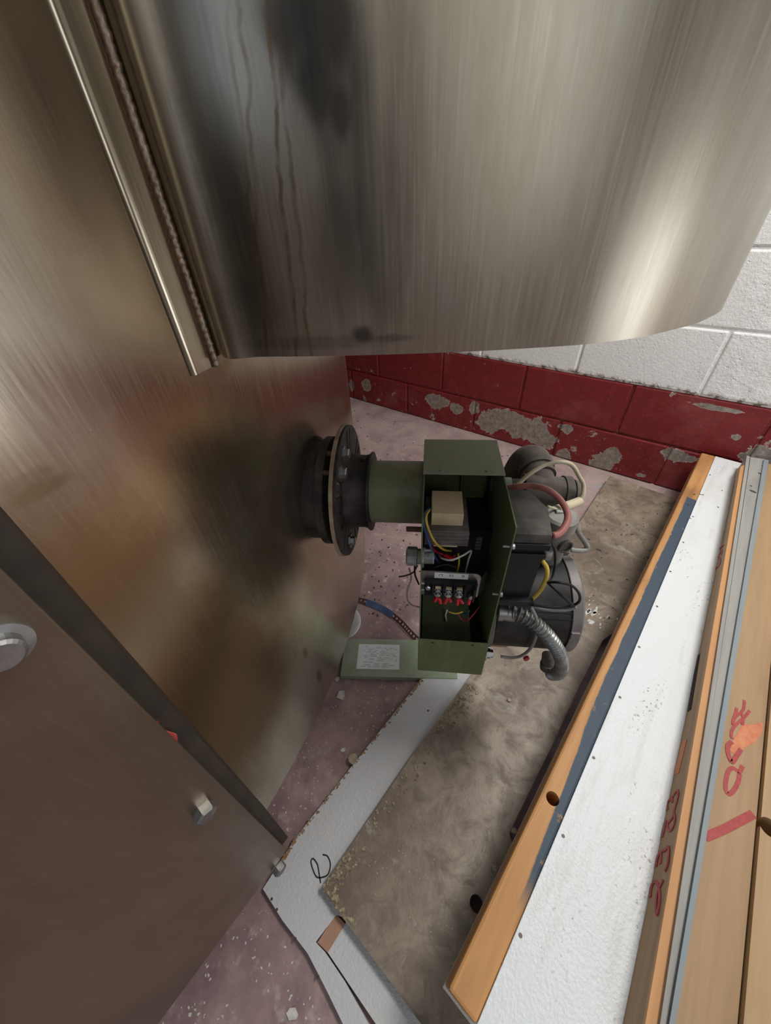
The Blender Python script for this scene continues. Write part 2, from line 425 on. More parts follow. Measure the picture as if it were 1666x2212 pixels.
# ================================================================= the room
struct(G().box((XL, YF, -.1), (XR, YB+.15, 0)).done('floor', MT['floor_paint'])).rotation_euler = (0, 0, ROOM)
struct(G().box((XL-.1, YF-.1, ZC), (XR+.1, YB+.25, ZC+.1)).done('ceiling', MT['ceiling_white'])).rotation_euler = (0, 0, ROOM)
struct(G().box((XL-.1, YF, 0), (XL, YB+.15, ZC)).done('wall_left', MT['plain_wall'])).rotation_euler = (0, 0, ROOM)
g = G(); g.box((XL, YF-.1, 0), (-1.4, YF, ZC)); g.box((.2, YF-.1, 0), (XR, YF, ZC)); g.box((-1.4, YF-.1, 0), (.2, YF, 1.0)); g.box((-1.4, YF-.1, 2.4), (.2, YF, ZC))
struct(g.done('wall_front', MT['plain_wall'])).rotation_euler = (0, 0, ROOM)
g = G(); ys = [YF]+[q for ab in WIN for q in ab[:2]]+[YB+.15]
for i in range(0, len(ys), 2): g.box((XR, ys[i], 0), (XR+.1, ys[i+1], ZC))
for a, b, z0, z1 in WIN: g.box((XR, a, 0), (XR+.1, b, z0)); g.box((XR, a, z1), (XR+.1, b, ZC))
struct(g.done('wall_right', MT['plain_wall'])).rotation_euler = (0, 0, ROOM)
def window(name, a, b, z0, z1, M):
    g = G(); t = .045
    g.box((-.05, a, z0), (.0, a+t, z1)); g.box((-.05, b-t, z0), (0, b, z1)); g.box((-.05, a, z0), (0, b, z0+t)); g.box((-.05, a, z1-t), (0, b, z1))
    g.box((-.05, (a+b)/2-.02, z0), (0, (a+b)/2+.02, z1)); g.box((-.05, a, (z0+z1)/2-.02), (0, b, (z0+z1)/2+.02))
    o = struct(g.done(name, MT['frame_white'])); o.matrix_world = M; return o
window('window_1', *WIN[0], MR @ Matrix.Translation((XR+.1, 0, 0)))
g = G(); a, b, z0, z1 = WIN[1]
for i in range(12): g.box((XR-.03, a-.05, z1-.02+i*.13), (XR-.002, b+.05, z1+.105+i*.13), bev=.008)
struct(g.done('added_door_1', MT['frame_white'])).rotation_euler = (0, 0, ROOM)
window('window_2', -1.4, .2, 1.0, 2.4, MR @ Matrix.Translation((0, YF-.05, 0)) @ Matrix.Rotation(R(90), 4, 'Z') @ Matrix.Translation((0, -0, 0)) @ Matrix.Scale(-1, 4, (0, 1, 0)))

# ---- block wall
A0 = W(758, 859, 0); uW = MR.to_3x3() @ Vector((1, 0, 0)); nW = MR.to_3x3() @ Vector((0, 1, 0))
s0 = A0.dot(uW)
def wsz(x, y):
    P = onplane(x, y, nW*YB, nW); return P.dot(uW)-s0, P.z
WALL = struct(G().box((XL-s0, .016, 0), (XR-s0, .15, ZC)).done('wall_back', MT['plain_wall']))
WALL.matrix_world = Matrix.Translation(nW*YB + uW*s0) @ MR
PEEL = []
for x, y, rx, rz in ((792, 832, .07, .05), (760, 832, .03, .05), (945, 868, .10, .055), (985, 882, .05, .04), (1060, 915, .10, .06), (1150, 930, .13, .09), (1120, 920, .14, .09), (1075, 905, .10, .07), (1180, 950, .08, .06),
                     (1025, 880, .035, .06), (1300, 1000, .07, .06), (1325, 985, .05, .05), (1215, 985, .04, .05), (1470, 985, .09, .03), (1540, 880, .10, .012), (1590, 945, .02, .02), (1220, 925, .05, .03), (1650, 985, .08, .08)):
    s_, z_ = wsz(x, y); PEEL.append((s_, z_, rx, rz))
block_material('block_red', True); block_material('block_white', False)
MT['mortar_red'] = MT['block_red']
# mortar backing, recessed, in the colours of the courses
jr = G().box((XL-s0, .007, 0), (XR-s0, .0165, .378)).done('mortar_bed', MT['block_red'], WALL)
jw = G().box((XL-s0, .005, .378), (XR-s0, .0165, ZC)).done('mortar_bed', MT['block_white'], WALL)
ZS = [0, .178, .380]
while ZS[-1] < ZC-.1: ZS.append(ZS[-1]+.2085)
BL = .41
def block_mesh(h, mt, L):
    g = G(); g.box((.004, 0, .004), (L-.004, .02, h-.004), bev=.005)
    o = g.done('block', mt); me = o.data; bpy.data.objects.remove(o); return me
cache = {}
for k in range(len(ZS)-1):
    z0, z1 = ZS[k], min(ZS[k+1], ZC)
    off = .845 if k % 2 == 0 else .65
    i0 = math.ceil((-1.6-off)/BL); i1 = math.floor((XR-s0-off)/BL)
    for i in range(i0, i1+1):
        L = min(BL, XR-s0-(off+i*BL))
        if L < .05: continue
        key = (round(z1-z0, 4), k < 2, round(L, 3))
        if key not in cache: cache[key] = block_mesh(z1-z0, MT['block_red' if k < 2 else 'block_white'], L)
        b = bpy.data.objects.new('block', cache[key]); C.objects.link(b); b.parent = WALL
        b.location = (off+i*BL, random.uniform(-.0015, .0015), z0)

# ceiling light fitting
for (x_, y_, e_), lb_ in zip(LAMPS, ('long white hanging light close to the block wall', 'long white hanging light far from the block wall')):
    cl = empty('hanging_light', MR @ Vector((x_, y_, ZL)), ROOM); tag(cl, lb_, 'ceiling light', 'ceiling light fittings')
    G().box((-.17, -.38, 0), (.17, .38, .08), bev=.01).done('housing', MT['frame_white'], cl)
    for q in (-.3, .3): G().tube([(0, q, .075), (0, q, ZC-ZL)], .005, 8).done('rod', MT['frame_white'], cl)

# ================================================================= stainless vessel
VS = .789; VC = Vector((-1.604*VS, .953*VS, 0)); VR = 1.523*VS; ZB, ZT = .20, 2.45
def cyl_az(az):
    """point of the body wall on the given bearing from the camera"""
    u = Vector((math.sin(R(az)), math.cos(R(az)), 0)); b = u.dot(VC)
    return u*(b-math.sqrt(VR*VR-(VC.dot(VC)-b*b)))
def body_uv(P): 
    q = P-VC; return math.atan2(q.y, q.x)*VR, P.z
def body_hit(x, y):
    r = ray(x, y); o = CAM-VC; a = r.x**2+r.y**2; b = o.x*r.x+o.y*r.y; c_ = o.x**2+o.y**2-VR**2
    t = (-b-math.sqrt(b*b-a*c_))/a; return CAM+r*t
BODY_STAINS_REFL = []  # stains; the broad blobs paint in dark reflections, low and upper left
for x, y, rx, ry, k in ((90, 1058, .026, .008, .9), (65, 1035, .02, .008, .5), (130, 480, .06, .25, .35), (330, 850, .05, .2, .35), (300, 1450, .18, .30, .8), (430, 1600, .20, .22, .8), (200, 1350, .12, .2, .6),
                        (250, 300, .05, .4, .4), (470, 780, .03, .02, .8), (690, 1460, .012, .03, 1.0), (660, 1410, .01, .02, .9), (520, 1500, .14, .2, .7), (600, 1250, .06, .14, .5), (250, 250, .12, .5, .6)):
    U_, V_ = body_uv(body_hit(x, y)); BODY_STAINS_REFL.append((U_, V_, rx, ry, k))
# side chamber welded to the body
ZRIM = .852; kz = (HC-ZRIM)
plan = [Vector((p[0], p[1], 0)) for p in ((-.145, .352), (-.1365, .3395), (-.122, .3285))]
for x, y in ((560, 771), (650, 770), (800, 767), (1000, 760), (1130, 753), (1250, 745), (1340, 735), (1400, 725), (1455, 712), (1500, 700), (1532, 686)):
    q = W(x, y, ZRIM); plan.append(Vector((q.x, q.y, 0)))
plan += [Vector((p[0], p[1], 0)) for p in ((.341, .392), (.362, .428), (.374, .47), (.378, .53), (.365, .61), (.325, .70), (.25, .78), (.14, .84), (0, .875), (-.16, .89))]
plan = spline(plan, 6)
def ch_uv(x, y):
    r = ray(x, y); acc_ = 0
    for p_, q_ in zip(plan, plan[1:]):
        e_ = q_-p_; den = r.x*e_.y-r.y*e_.x
        if abs(den) > 1e-9:
            t_ = (p_.x*e_.y-p_.y*e_.x)/den; k_ = (p_.x*r.y-p_.y*r.x)/den
            if t_ > 0 and 0 <= k_ < 1: return acc_+k_*e_.length, HC+t_*r.z
        acc_ += e_.length
CH_STAINS_REFL = []  # splotches and spots; those by the seam paint in a dark reflection
for x, y, rx, ry, k in ((685, 190, .014, .020, 1), (640, 90, .02, .03, .9), (705, 40, .022, .028, 1), (610, 30, .02, .02, .8), (735, 240, .008, .016, .9), (700, 130, .035, .05, .6), (740, 330, .022, .09, .55), (740, 560, .03, .06, .5),
                        (785, 722, .013, .009, 1), (800, 450, .012, .15, .55), (850, 520, .012, .08, .3), (440, 250, .03, .12, .55), (500, 520, .03, .10, .6), (540, 690, .035, .05, .5), (840, 730, .03, .004, .5), (700, 740, .08, .008, .4), (870, 300, .02, .1, .3)):
    q = ch_uv(x, y); CH_STAINS_REFL.append((q[0], q[1], rx*1.15, ry*1.15, k*.8))
CH_DRIPS = []
for (xa, ya, xb, yb, k) in ((575, 20, 640, 740, .75), (600, 20, 668, 740, .5), (520, 30, 575, 740, .45), (495, 60, 560, 600, .35)):
    p_, q_ = ch_uv(xa, ya), ch_uv(xb, yb); CH_DRIPS.append((p_[0], p_[1], q_[0], q_[1], k))
steel('steel_body', stains_refl_body, base=(.50, .45, .36), tint=(.36, .295, .20), rough=(.16, .30))
steel('steel_chamber', stains_refl_upper, base=(.50, .46, .38), tint=(.36, .305, .225), rough=(.28, .42), bk=.65)
steel('steel_plate', None, base=(.28, .235, .175), tint=(.19, .15, .105), rough=(.26, .42), bk=.2)
simple('frame_shade', (.05, .038, .028), .6, .3, dirt=(.03, .023, .017), scale=30)
vessel = empty('steel_vessel', (VC.x, VC.y, 0))
tag(vessel, 'huge stained stainless steel vessel with welded side chamber, carrying the green burner', 'vessel')
def loft(name, pts2, z0, z1, mt, parent, closed, off, cap=True, nz=8, thick=None):
    """vertical wall over a plan curve, UV = arc length, height"""
    bm = bmesh.new(); uvl = bm.loops.layers.uv.new('UVMap'); n = len(pts2)
    arc = [0]
    for i in range(1, n+1): arc.append(arc[-1]+(pts2[i % n]-pts2[i-1]).length)
    zs = [z0+(z1-z0)*k/nz for k in range(nz+1)]
    V = [[bm.verts.new((p.x, p.y, z)) for p in pts2] for z in zs]
    for k in range(nz):
        for i in range(n if closed else n-1):
            f = bm.faces.new((V[k][i], V[k][(i+1) % n], V[k+1][(i+1) % n], V[k+1][i])); f.smooth = True
            for l, (ii, kk) in zip(f.loops, ((i, k), (i+1, k), (i+1, k+1), (i, k+1))): l[uvl].uv = (arc[ii]+off, zs[kk])
    if cap and closed:
        for kk, fl in ((0, True), (nz, False)):
            f = bm.faces.new(V[kk][::-1] if fl else V[kk])
            for l in f.loops: l[uvl].uv = (l.vert.co.x, l.vert.co.y)
    bmesh.ops.recalc_face_normals(bm, faces=bm.faces[:])
    me = bpy.data.meshes.new(name); bm.to_mesh(me); bm.free(); me.materials.append(mt); me.set_sharp_from_angle(angle=R(50))
    o = bpy.data.objects.new(name, me); C.objects.link(o)
    o.parent = parent; o.location = -parent.location
    return o
NB = 180
pts = [Vector((VC.x+VR*math.cos(-math.pi+2*math.pi*i/NB), VC.y+VR*math.sin(-math.pi+2*math.pi*i/NB), 0)) for i in range(NB)]
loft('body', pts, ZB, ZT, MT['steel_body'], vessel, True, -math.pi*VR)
for a in (20, 110, 200, 290):
    c_ = Vector((VC.x+.8*math.cos(R(a)), VC.y+.8*math.sin(R(a)), 0))
    g = G(); g.tube2([c_, c_+Vector((0, 0, .012)), c_+Vector((0, 0, .0121)), c_+Vector((0, 0, ZB))], [.09, .09, .05, .05], Vector((0, 0, 1)), 24)
    g.done('leg', MT['steel_plate'], vessel, True, -vessel.location, 40)
loft('side_chamber', plan, ZRIM, ZT, MT['steel_chamber'], vessel, True, 0, nz=10)
# flat bar and weld bead along the joint
az0, az1 = -26.3, -23.3
bar = []
for i in range(9):
    p = cyl_az(az0+(az1-az0)*i/8); nrm = (p-VC).normalized(); bar.append(p+nrm*(.0035 if 0 < i < 8 else 0))
bb = bar+[cyl_az(az0+(az1-az0)*i/8)-(cyl_az(az0)-VC).normalized()*.003 for i in range(8, -1, -1)]
loft('seam_bar', bb, ZRIM-.004, ZT, MT['steel_body'], vessel, True, 0, nz=4)
p = cyl_az(-22.75)+(cyl_az(-22.75)-VC).normalized()*.001
g = G(); zz = []; rr = []; z = ZRIM-.006; k = 0
while z < 1.75:
    zz.append(p+Vector((random.uniform(-.0003, .0003), random.uniform(-.0003, .0003), z))); rr.append(.0031+.00032*math.sin(k*1.57)+random.uniform(-.00015, .0002)); z += .0014; k += 1
zz.append(p+Vector((0, 0, ZT))); rr.append(.004)
simple('weld_metal', (.36, .28, .21), .5, .9, .4, 120)
g.tube(zz, rr, 8).done('weld_bead', MT['weld_metal'], vessel, True, -vessel.location)

# bolted access cover low on the left
pc = Vector((-.173, .100, 0)); pd = Vector((-.656, -.755, 0)).normalized(); pn = Vector((.755, -.656, 0)).normalized()
ZP0, ZP1 = .234, 1.02
lean = pd*-.018
cov = G().hull8([pc-pn*.006+Vector((0, 0, ZP0)), pc+Vector((0, 0, ZP0)), pc+pd*.62+Vector((0, 0, ZP0)), pc+pd*.62-pn*.006+Vector((0, 0, ZP0))],
                [pc-pn*.006+lean+Vector((0, 0, ZP1)), pc+lean+Vector((0, 0, ZP1)), pc+pd*.62+Vector((0, 0, ZP1)), pc+pd*.62-pn*.006+Vector((0, 0, ZP1))])
uvl = cov.bm.loops.layers.uv.new('UVMap')
for f in cov.bm.faces:
    for l in f.loops: l[uvl].uv = ((l.vert.co-pc).dot(pd), l.vert.co.z)
cover = cov.done('access_cover', MT['steel_plate'], vessel, loc=-vessel.location)
q = pc-pd*.011-pn*.006  # dark frame, widened past the cover edge to stand in for its shade
cov = G().hull8([q-pn*.06+Vector((0, 0, ZP0+.012)), q+Vector((0, 0, ZP0+.012)), q+pd*.6+Vector((0, 0, ZP0+.012)), q+pd*.6-pn*.14+Vector((0, 0, ZP0+.012))],
                [q-pn*.06+lean+Vector((0, 0, ZP1-.01)), q+lean+Vector((0, 0, ZP1-.01)), q+pd*.6+Vector((0, 0, ZP1-.01)), q+pd*.6-pn*.14+Vector((0, 0, ZP1-.01))])
uvl = cov.bm.loops.layers.uv.new('UVMap')
for f in cov.bm.faces:
    for l in f.loops: l[uvl].uv = ((l.vert.co-pc).dot(pd), l.vert.co.z)
cov.done('cover_shade_frame', MT['frame_shade'], vessel, loc=-vessel.location)
for (x, y, r, hx, ws) in ((-6, 1392, .0085, .007, .0125), (438, 1748, .0095, .009, 0), (600, 1872, .0095, .009, 0)):
    P = onplane(x, y, pc, pn)
    g = G()
    if ws: g.lathe(P, pn, [(0, ws), (.0035, ws), (.004, r)], 28)
    b0 = .0037 if ws else 0
    g.lathe(P, pn, [(b0, r), (b0+hx*.8, r), (b0+hx, r*.82)], 6 if not ws else 24)
    o = g.done('bolt', MT['dull_zinc'], cover, loc=(0, 0, 0)); 

# burner port collar on the body
def BW(p): return BM @ Vector(p) + BO
port = BW((-.155, .130, -.053)); ax = BM @ Vector((1, 0, 0))
G().lathe(port-ax*.06, ax, [(0, .075), (.068, .075), (.069, .083), (.080, .083), (.081, .07)], 40).done('port_collar', MT['flange_black'], vessel, True, -vessel.location, 40)

# ================================================================= oil burner
br = empty('oil_burner', BO, BYAW)
tag(br, 'green oil burner with its wiring box open, bolted to the steel vessel', 'burner')
BX, BD, BH = .108, .195, .346; TV, MZ = .102, .244; t_ = .0016
TA = Vector((0, .130, -.053))      # blast tube axis at the box wall
# mounting flange
fl = empty('mounting_flange', (-.112, TA.y, TA.z), 0, br)
disc = G().lathe((0, 0, 0), (1, 0, 0), [(-.004, .098), (-.004, .1), (0, .1), (0, .098)], 56).done('disc', MT['flange_black'], fl, True, autosm=40)
cs = []
for a in (12, 24, 173, 187, 62, 74, 118, 130, 232, 244, 302, 314):
    for rad in (.078,):
        g = G(); a0 = R(a)
        g.box((-.02, -.0028, -.017), (.02, .0028, .017), Matrix.Translation((0, rad*math.sin(a0), rad*math.cos(a0))) @ Matrix.Rotation(-a0+R(90 if 0 else 0), 4, 'X') @ Matrix.Rotation(R(0), 4, 'X'))
        cs.append(g)
for a in (265, 285):
    g = G(); a0 = R(a); g.lathe((-.02, .074*math.sin(a0), .074*math.cos(a0)), (1, 0, 0), [(0, .006), (.04, .006)], 14); cs.append(g)
cut(disc, cs)
disc.data.set_sharp_from_angle(angle=R(40))
G().lathe((0, 0, 0), (1, 0, 0), [(-.009, .090), (-.009, .1015), (-.004, .1015), (-.004, .090)], 56).done('rope_gasket', MT['rope_gasket'], fl, True, autosm=40)
G().lathe((0, 0, 0), (1, 0, 0), [(0, .0605), (.004, .058), (.012, .056), (.024, .0555), (.030, .057), (.033, .0605), (.035, .0605), (.035, .05)], 48).done('collar', MT['flange_black'], fl, True, autosm=40)
for a in (348, 95, 150, 218, 325):
    a0 = R(a); P = Vector((0, .078*math.sin(a0), .078*math.cos(a0)))
    b = G().lathe(P, (1, 0, 0), [(0, .0115), (.002, .0115), (.0021, .0075), (.008, .0075), (.009, .006)], 6).done('bolt', MT['dull_zinc'], fl)
    G().lathe(P+Vector((-.034, 0, 0)), (1, 0, 0), [(0, .0035), (.026, .0035)], 10).done('stud', MT['rust'], fl)
G().lathe((.024, .0, .056), (0, 0, 1), [(-.004, .0042), (.0015, .0042), (.0018, .0025)], 12).done('set_screw', MT['black_plastic'], fl)
G().lathe((-.15, TA.y, TA.z), (1, 0, 0), [(0, .0475), (.1505, .0475)], 48).done('blast_tube', MT['green_tube'], br, True, autosm=40)
# housing
g = G()
g.box((0, 0, -BH), (t_, BD, 0)); g.box((BX-t_, 0, -BH), (BX, BD, 0))                 # side sheets
g.box((t_, BD-t_, -BH), (BX-t_, BD, 0)); g.box((t_, 0, -BH), (BX-t_, BD-t_, -BH+t_))  # back, bottom
hs = g.done('housing', MT['green_enamel'], br)
top = G().box((-.0012, TV, -.0002), (BX+.0012, BD+.0012, .0016), bev=.0007)
top.box((-.0012, BD, -.03), (BX+.0012, BD+.0014, .0014), bev=.0006); top = top.done('top_panel', MT['green_dusty'], hs)
fr = G().box((-.0012, -.0016, -BH), (BX+.0012, .0001, -MZ), bev=.0007).done('front_panel', MT['green_enamel'], hs)
holes = []
for u in (.022, .084):
    g = G(); g.lathe((u, TV+.008, -.01), (0, 0, 1), [(0, .0022), (.03, .0022)], 10); holes.append(g)
cut(top, holes); holes = []
for u in (.022, .084):
    g = G(); g.lathe((u, -.02, -MZ-.008), (0, 1, 0), [(0, .0022), (.03, .0022)], 10); holes.append(g)
cut(fr, holes)
# inside: blower scroll (dark), lit lining plate
g = G(); g.box((t_, .10, -.225), (BX-t_, BD-t_, -.10)); g.done('blower_case', MT['black_plastic'], br)
G().prism([(.060, BD-t_-.002, -.004), (.1, BD-t_-.002, -.004), (.1, BD-t_-.002, -.10), (.060, BD-t_-.002, -.10)], (0, -.010, 0)).done('lining_plate', MT['green_enamel'], br)
G().prism([(.004, .02, -.300), (.090, .02, -.312), (.082, .17, -.235), (.004, .17, -.235)], (0, 0, .0015)).done('baffle_plate', MT['green_enamel'], br)
for q in ((.083, .098, -.118), (.083, .098, -.125), (.083, .098, -.132), (.083, .098, -.139)):
    G().box((q[0], q[1], q[2]), (q[0]+.009, q[1]+.004, q[2]+.005)).done('terminal_pin', MT['core_steel'], br)
# transformer
tr = empty('transformer', (.03, .08, -.062), 0, br)
def rel(o, e): o.location = -e.location; return o
g = G(); nl = 8
for i in range(nl):
    z0 = -.0765+i*.0265/nl; e = .0006 if i % 2 else 0
    g.box((.004+e, .043+e, z0), (.063-e, .117-e, z0+.0265/nl))
rel(g.done('core', MT['core_steel'], tr), tr)
rel(G().box((.012, .055, -.052), (.0545, .106, -.030), bev=.0012).done('coil_wrap', MT['cream_block'], tr), tr)
rel(G().box((.016, .050, -.087), (.050, .100, -.0765), bev=.001).done('coil_wrap', MT['cream_block'], tr), tr)
rel(G().lathe((.0016, .035, -.079), (1, 0, 0), [(0, .0035), (.004, .0035), (.0042, .0022), (.012, .0022)], 8).done('mounting_screw', MT['zinc'], tr), tr)
# terminal strip
VT = .026
tb = empty('terminal_strip', (.04, VT, -.13), 0, br)
g = G(); g.prism([(.0016, VT, -.112), (.078, VT, -.1135), (.083, VT, -.117), (.0845, VT, -.122), (.084, VT, -.165), (.0016, VT, -.165)], (0, .0015, 0))
g.prism([(.084, VT, -.165), (.084, VT+.0015, -.165), (.095, VT+.018, -.165), (.095, VT+.0165, -.165)], (0, 0, .04))
rel(g.done('bracket', MT['dull_zinc'], tb), tb)
lab = G().box((.0195, VT-.0006, -.1255), (.0665, VT, -.1145)); lab = rel(lab.done('label_tape', MT['label_white'], tb), tb)
def text(body, name, M, size, mt, parent):
    cu = bpy.data.curves.new(name, 'FONT'); cu.body = body; cu.size = size; cu.align_x = 'CENTER'; cu.align_y = 'CENTER'; cu.extrude = .0001
    o = bpy.data.objects.new(name, cu); C.objects.link(o); bpy.context.view_layer.update()
    me = bpy.data.meshes.new_from_object(o.evaluated_get(bpy.context.evaluated_depsgraph_get())); bpy.data.objects.remove(o)
    me.name = name; me.materials.clear(); me.materials.append(mt)
    o = bpy.data.objects.new(name, me); C.objects.link(o); o.parent = parent; o.matrix_local = M; return o
for s_, u in (('L1', .028), ('L2', .043), ('G', .0595)):
    text(s_, 'lettering', Matrix.Translation((u, VT-.0008, -.1185)) @ Matrix.Rotation(R(90), 4, 'X') @ Matrix.Rotation(R(180), 4, 'Z'), .0062, MT['ink_black'], lab).matrix_parent_inverse = Matrix.Translation(tb.location) @ Matrix.Identity(4) @ Matrix.Translation(-tb.location)
for o in lab.children: o.matrix_parent_inverse = Matrix.Identity(4)
g = G(); g.box((.006, VT-.008, -.158), (.080, VT, -.127), bev=.0008)
for u in (.018, .033, .048, .063, .0755): g.box((u-.0013, VT-.017, -.157), (u+.0013, VT-.006, -.1275), bev=.0005)
rel(g.done('barrier_block', MT['black_plastic'], tb), tb)
def lug(u, vz, col, dz=0):
    rel(G().lathe((u, VT-.0085, vz), (0, -1, 0), [(0, .0050), (.0014, .0050), (.0015, .0038), (.0036, .0034), (.0042, .0022)], 14).done('screw', MT['zinc'], tb, True, autosm=40), tb)
for u in (.0255, .0405, .0555):
    lug(u, -.1410, 1)
    rel(G().lathe((u, VT-.010, -.1485), (0, -1, 0), [(0, .0058), (.0012, .0058), (.0013, .0042), (.0042, .0038), (.0050, .0022)], 14).done('screw', MT['zinc'], tb, True, autosm=40), tb)
    rel(G().box((u-.004, VT-.0115, -.1365), (u+.004, VT-.008, -.1345)).done('contact_tab', MT['cream_block'], tb), tb)
rel(G().lathe((.0115, VT-.008, -.1385), (0, -1, 0), [(0, .0045), (.002, .0045), (.003, .003)], 6).done('screw', MT['zinc'], tb), tb)
rel(G().lathe((.0715, VT-.009, -.1485), (.3, -1, 0), [(0, .005), (.006, .005), (.007, .003)], 6).done('screw', MT['dull_zinc'], tb), tb)
for a, b in (((.0245, -.1545), (.0215, -.163)), ((.0270, -.1545), (.0305, -.1665)), ((.0395, -.154), (.0365, -.166)), ((.0420, -.154), (.0445, -.162)),
             ((.0550, -.1555), (.0545, -.168)), ((.0570, -.1555), (.0620, -.164)), ((.0715, -.1535), (.0705, -.165))):
    rel(G().tube([(a[0], VT-.011, a[1]), (b[0], VT-.013, b[1])], .0027, 10).done('crimp_sleeve', MT['ferrule_red'], tb, True, autosm=40), tb)
for z in (-.1345, -.149):
    rel(G().lathe((.0016, VT-.004, z), (1, 0, 0), [(0, .0018), (.009, .0018)], 10).done('screw', MT['zinc'], tb, True, autosm=40), tb)
# wires
def wire(name, pts, r, mt, n=8): return G().tube(spline(pts, n), r, 8).done(name, MT[mt], br, True)
def pv(seq): return [Lc(x, y, v=v) for x, y, v in seq]
wire('blue_wire', pv([(930, 1096, .075), (917, 1112, .045), (917, 1140, .035), (928, 1175, .033), (940, 1203, .045), (950, 1216, .06)]), .0017, 'wire_blue')
wire('yellow_wire', pv([(931, 1098, .075), (921, 1114, .042), (924, 1138, .034), (938, 1168, .03), (957, 1186, .045), (975, 1190, .06)]), .0017, 'wire_yellow')
wire('white_wire', pv([(948, 1198, .06), (955, 1206, .045), (975, 1210, .035), (1000, 1200, .04), (1018, 1190, .05), (1012, 1210, .06), (1005, 1240, .06)]), .0014, 'wire_white')
wire('yellow_wire', pv([(990, 1195, .06), (992, 1215, .05), (986, 1245, .04)]), .0014, 'wire_yellow')
wire('red_wire', pv([(925, 1170, .06), (940, 1190, .06), (958, 1198, .06), (972, 1206, .05), (983, 1200, .055)]), .0016, 'ferrule_red')
for (x, y) in ((968, 1206), (976, 1209)):
    G().tube(pv([(x-6, y-6, .05), (x+5, y, .045)]), .0032, 10).done('wire_connector', MT['ferrule_red'], br, True, autosm=40)
wire('black_wire', pv([(935, 1205, .07), (955, 1222, .06), (948, 1235, .05)]), .0016, 'wire_black')
wire('grey_wire', pv([(930, 1232, .05), (945, 1224, .05), (965, 1220, .06), (985, 1225, .07)]), .0012, 'wire_grey')
wire('yellow_wire', pv([(969, 1321, .015), (985, 1325, .012), (1000, 1321, .015)]), .0014, 'wire_yellow')
wire('green_wire', pv([(1014, 1318, .018), (1008, 1326, .02), (990, 1322, .03)]), .0014, 'wire_green')
wire('red_wire', pv([(990, 1326, .02), (998, 1338, .02), (1010, 1340, .025), (1024, 1326, .03), (1036, 1310, .04)]), .0010, 'wire_red')
wire('black_wire', pv([(958, 1316, .015), (962, 1326, .03), (960, 1340, .06)]), .0014, 'wire_black')
wire('white_wire', pv([(966, 1318, .015), (963, 1330, .03), (966, 1345, .06)]), .0014, 'wire_white')
# conduit fitting through the left sheet
cf = empty('conduit_fitting', (0, .035, -.112), 0, br)
F = Lc(905, 1202, v=.035); F = Vector((0, .035, F.z)); cf.location = F
G().lathe((-.021, 0, 0), (1, 0, 0), [(0, .010), (.002, .0135), (.015, .0135), (.016, .011), (.021, .011)], 8).done('hex_body', MT['zinc'], cf)
G().lathe((0, 0, 0), (1, 0, 0), [(.0016, .0155), (.0042, .0155), (.0043, .01)], 12).done('lock_nut', MT['dull_zinc'], cf)
pr = [(.004, .0095)]
for i in range(9): pr += [(.0045+i*.0014, .0102), (.0052+i*.0014, .0094)]
pr += [(.018, .0098), (.018, .008), (.006, .008)]
G().lathe((0, 0, 0), (1, 0, 0), pr, 24).done('thread', MT['zinc'], cf, True, autosm=30)
G().lathe(Vector((-.022, .06, 0))+Vector((0, 0, Lc(890, 1143, v=.06).z)), (1, 0, 0), [(0, .0038), (.022, .0038)], 12).done('pivot_pin', MT['rust'], br)
wire('black_wire', pv([(902, 1222, .03), (893, 1236, .03), (878, 1243, .03), (862, 1246, .03)]), .0011, 'wire_black')
wire('black_wire', pv([(896, 1220, .04), (897, 1242, .04), (905, 1262, .045)]), .0014, 'wire_black')
wire('white_wire', pv([(884, 1228, .05), (888, 1250, .055), (880, 1275, .06), (880, 1295, .06), (890, 1307, .055), (908, 1312, .05)]), .0015, 'wire_white')
# right-hand side: screws through the sheet
for x, y in ((1095, 1180), (1070, 1283)):
    P = Lc(x, y, v=.004); G().lathe((BX-.010, .004, P.z), (1, 0, 0), [(0, .0017), (.0105, .0017), (.0106, .0038), (.0135, .0038)], 8).done('screw', MT['zinc'], br)
# primary control
ct = empty('control_box', (BX, .05, -.08), 0, br)
rel(G().prism([(BX+.001, .011, -.020), (.154, .011, -.020), (.160, .062, -.020), (.143, .100, -.020), (BX+.001, .100, -.020)], (0, 0, -.016), bev=.0025).done('lid', MT['dusty_black'], ct, True, autosm=35), ct)
rel(G().prism([(BX+.001, .0085, -.035), (.1555, .0085, -.035), (.162, .062, -.035), (.144, .1025, -.035), (BX+.001, .1025, -.035)], (0, 0, -.010), bev=.001).done('lid_skirt', MT['black_plastic'], ct), ct)
g = G(); g.hull8([(BX+.001, .013, -.150), (.150, .013, -.150), (.150, .09, -.150), (BX+.001, .09, -.150)], [(BX+.001, .011, -.044), (.151, .011, -.044), (.153, .095, -.044), (BX+.001, .095, -.044)])
rel(g.done('body', MT['black_plastic'], ct), ct)
rel(G().box((BX+.001, .007, -.057), (.153, .014, -.0505), bev=.001).done('rib', MT['black_plastic'], ct), ct)
rel(G().box((BX+.001, .004, -.152), (.156, .016, -.141), bev=.001).done('rib', MT['black_plastic'], ct), ct)
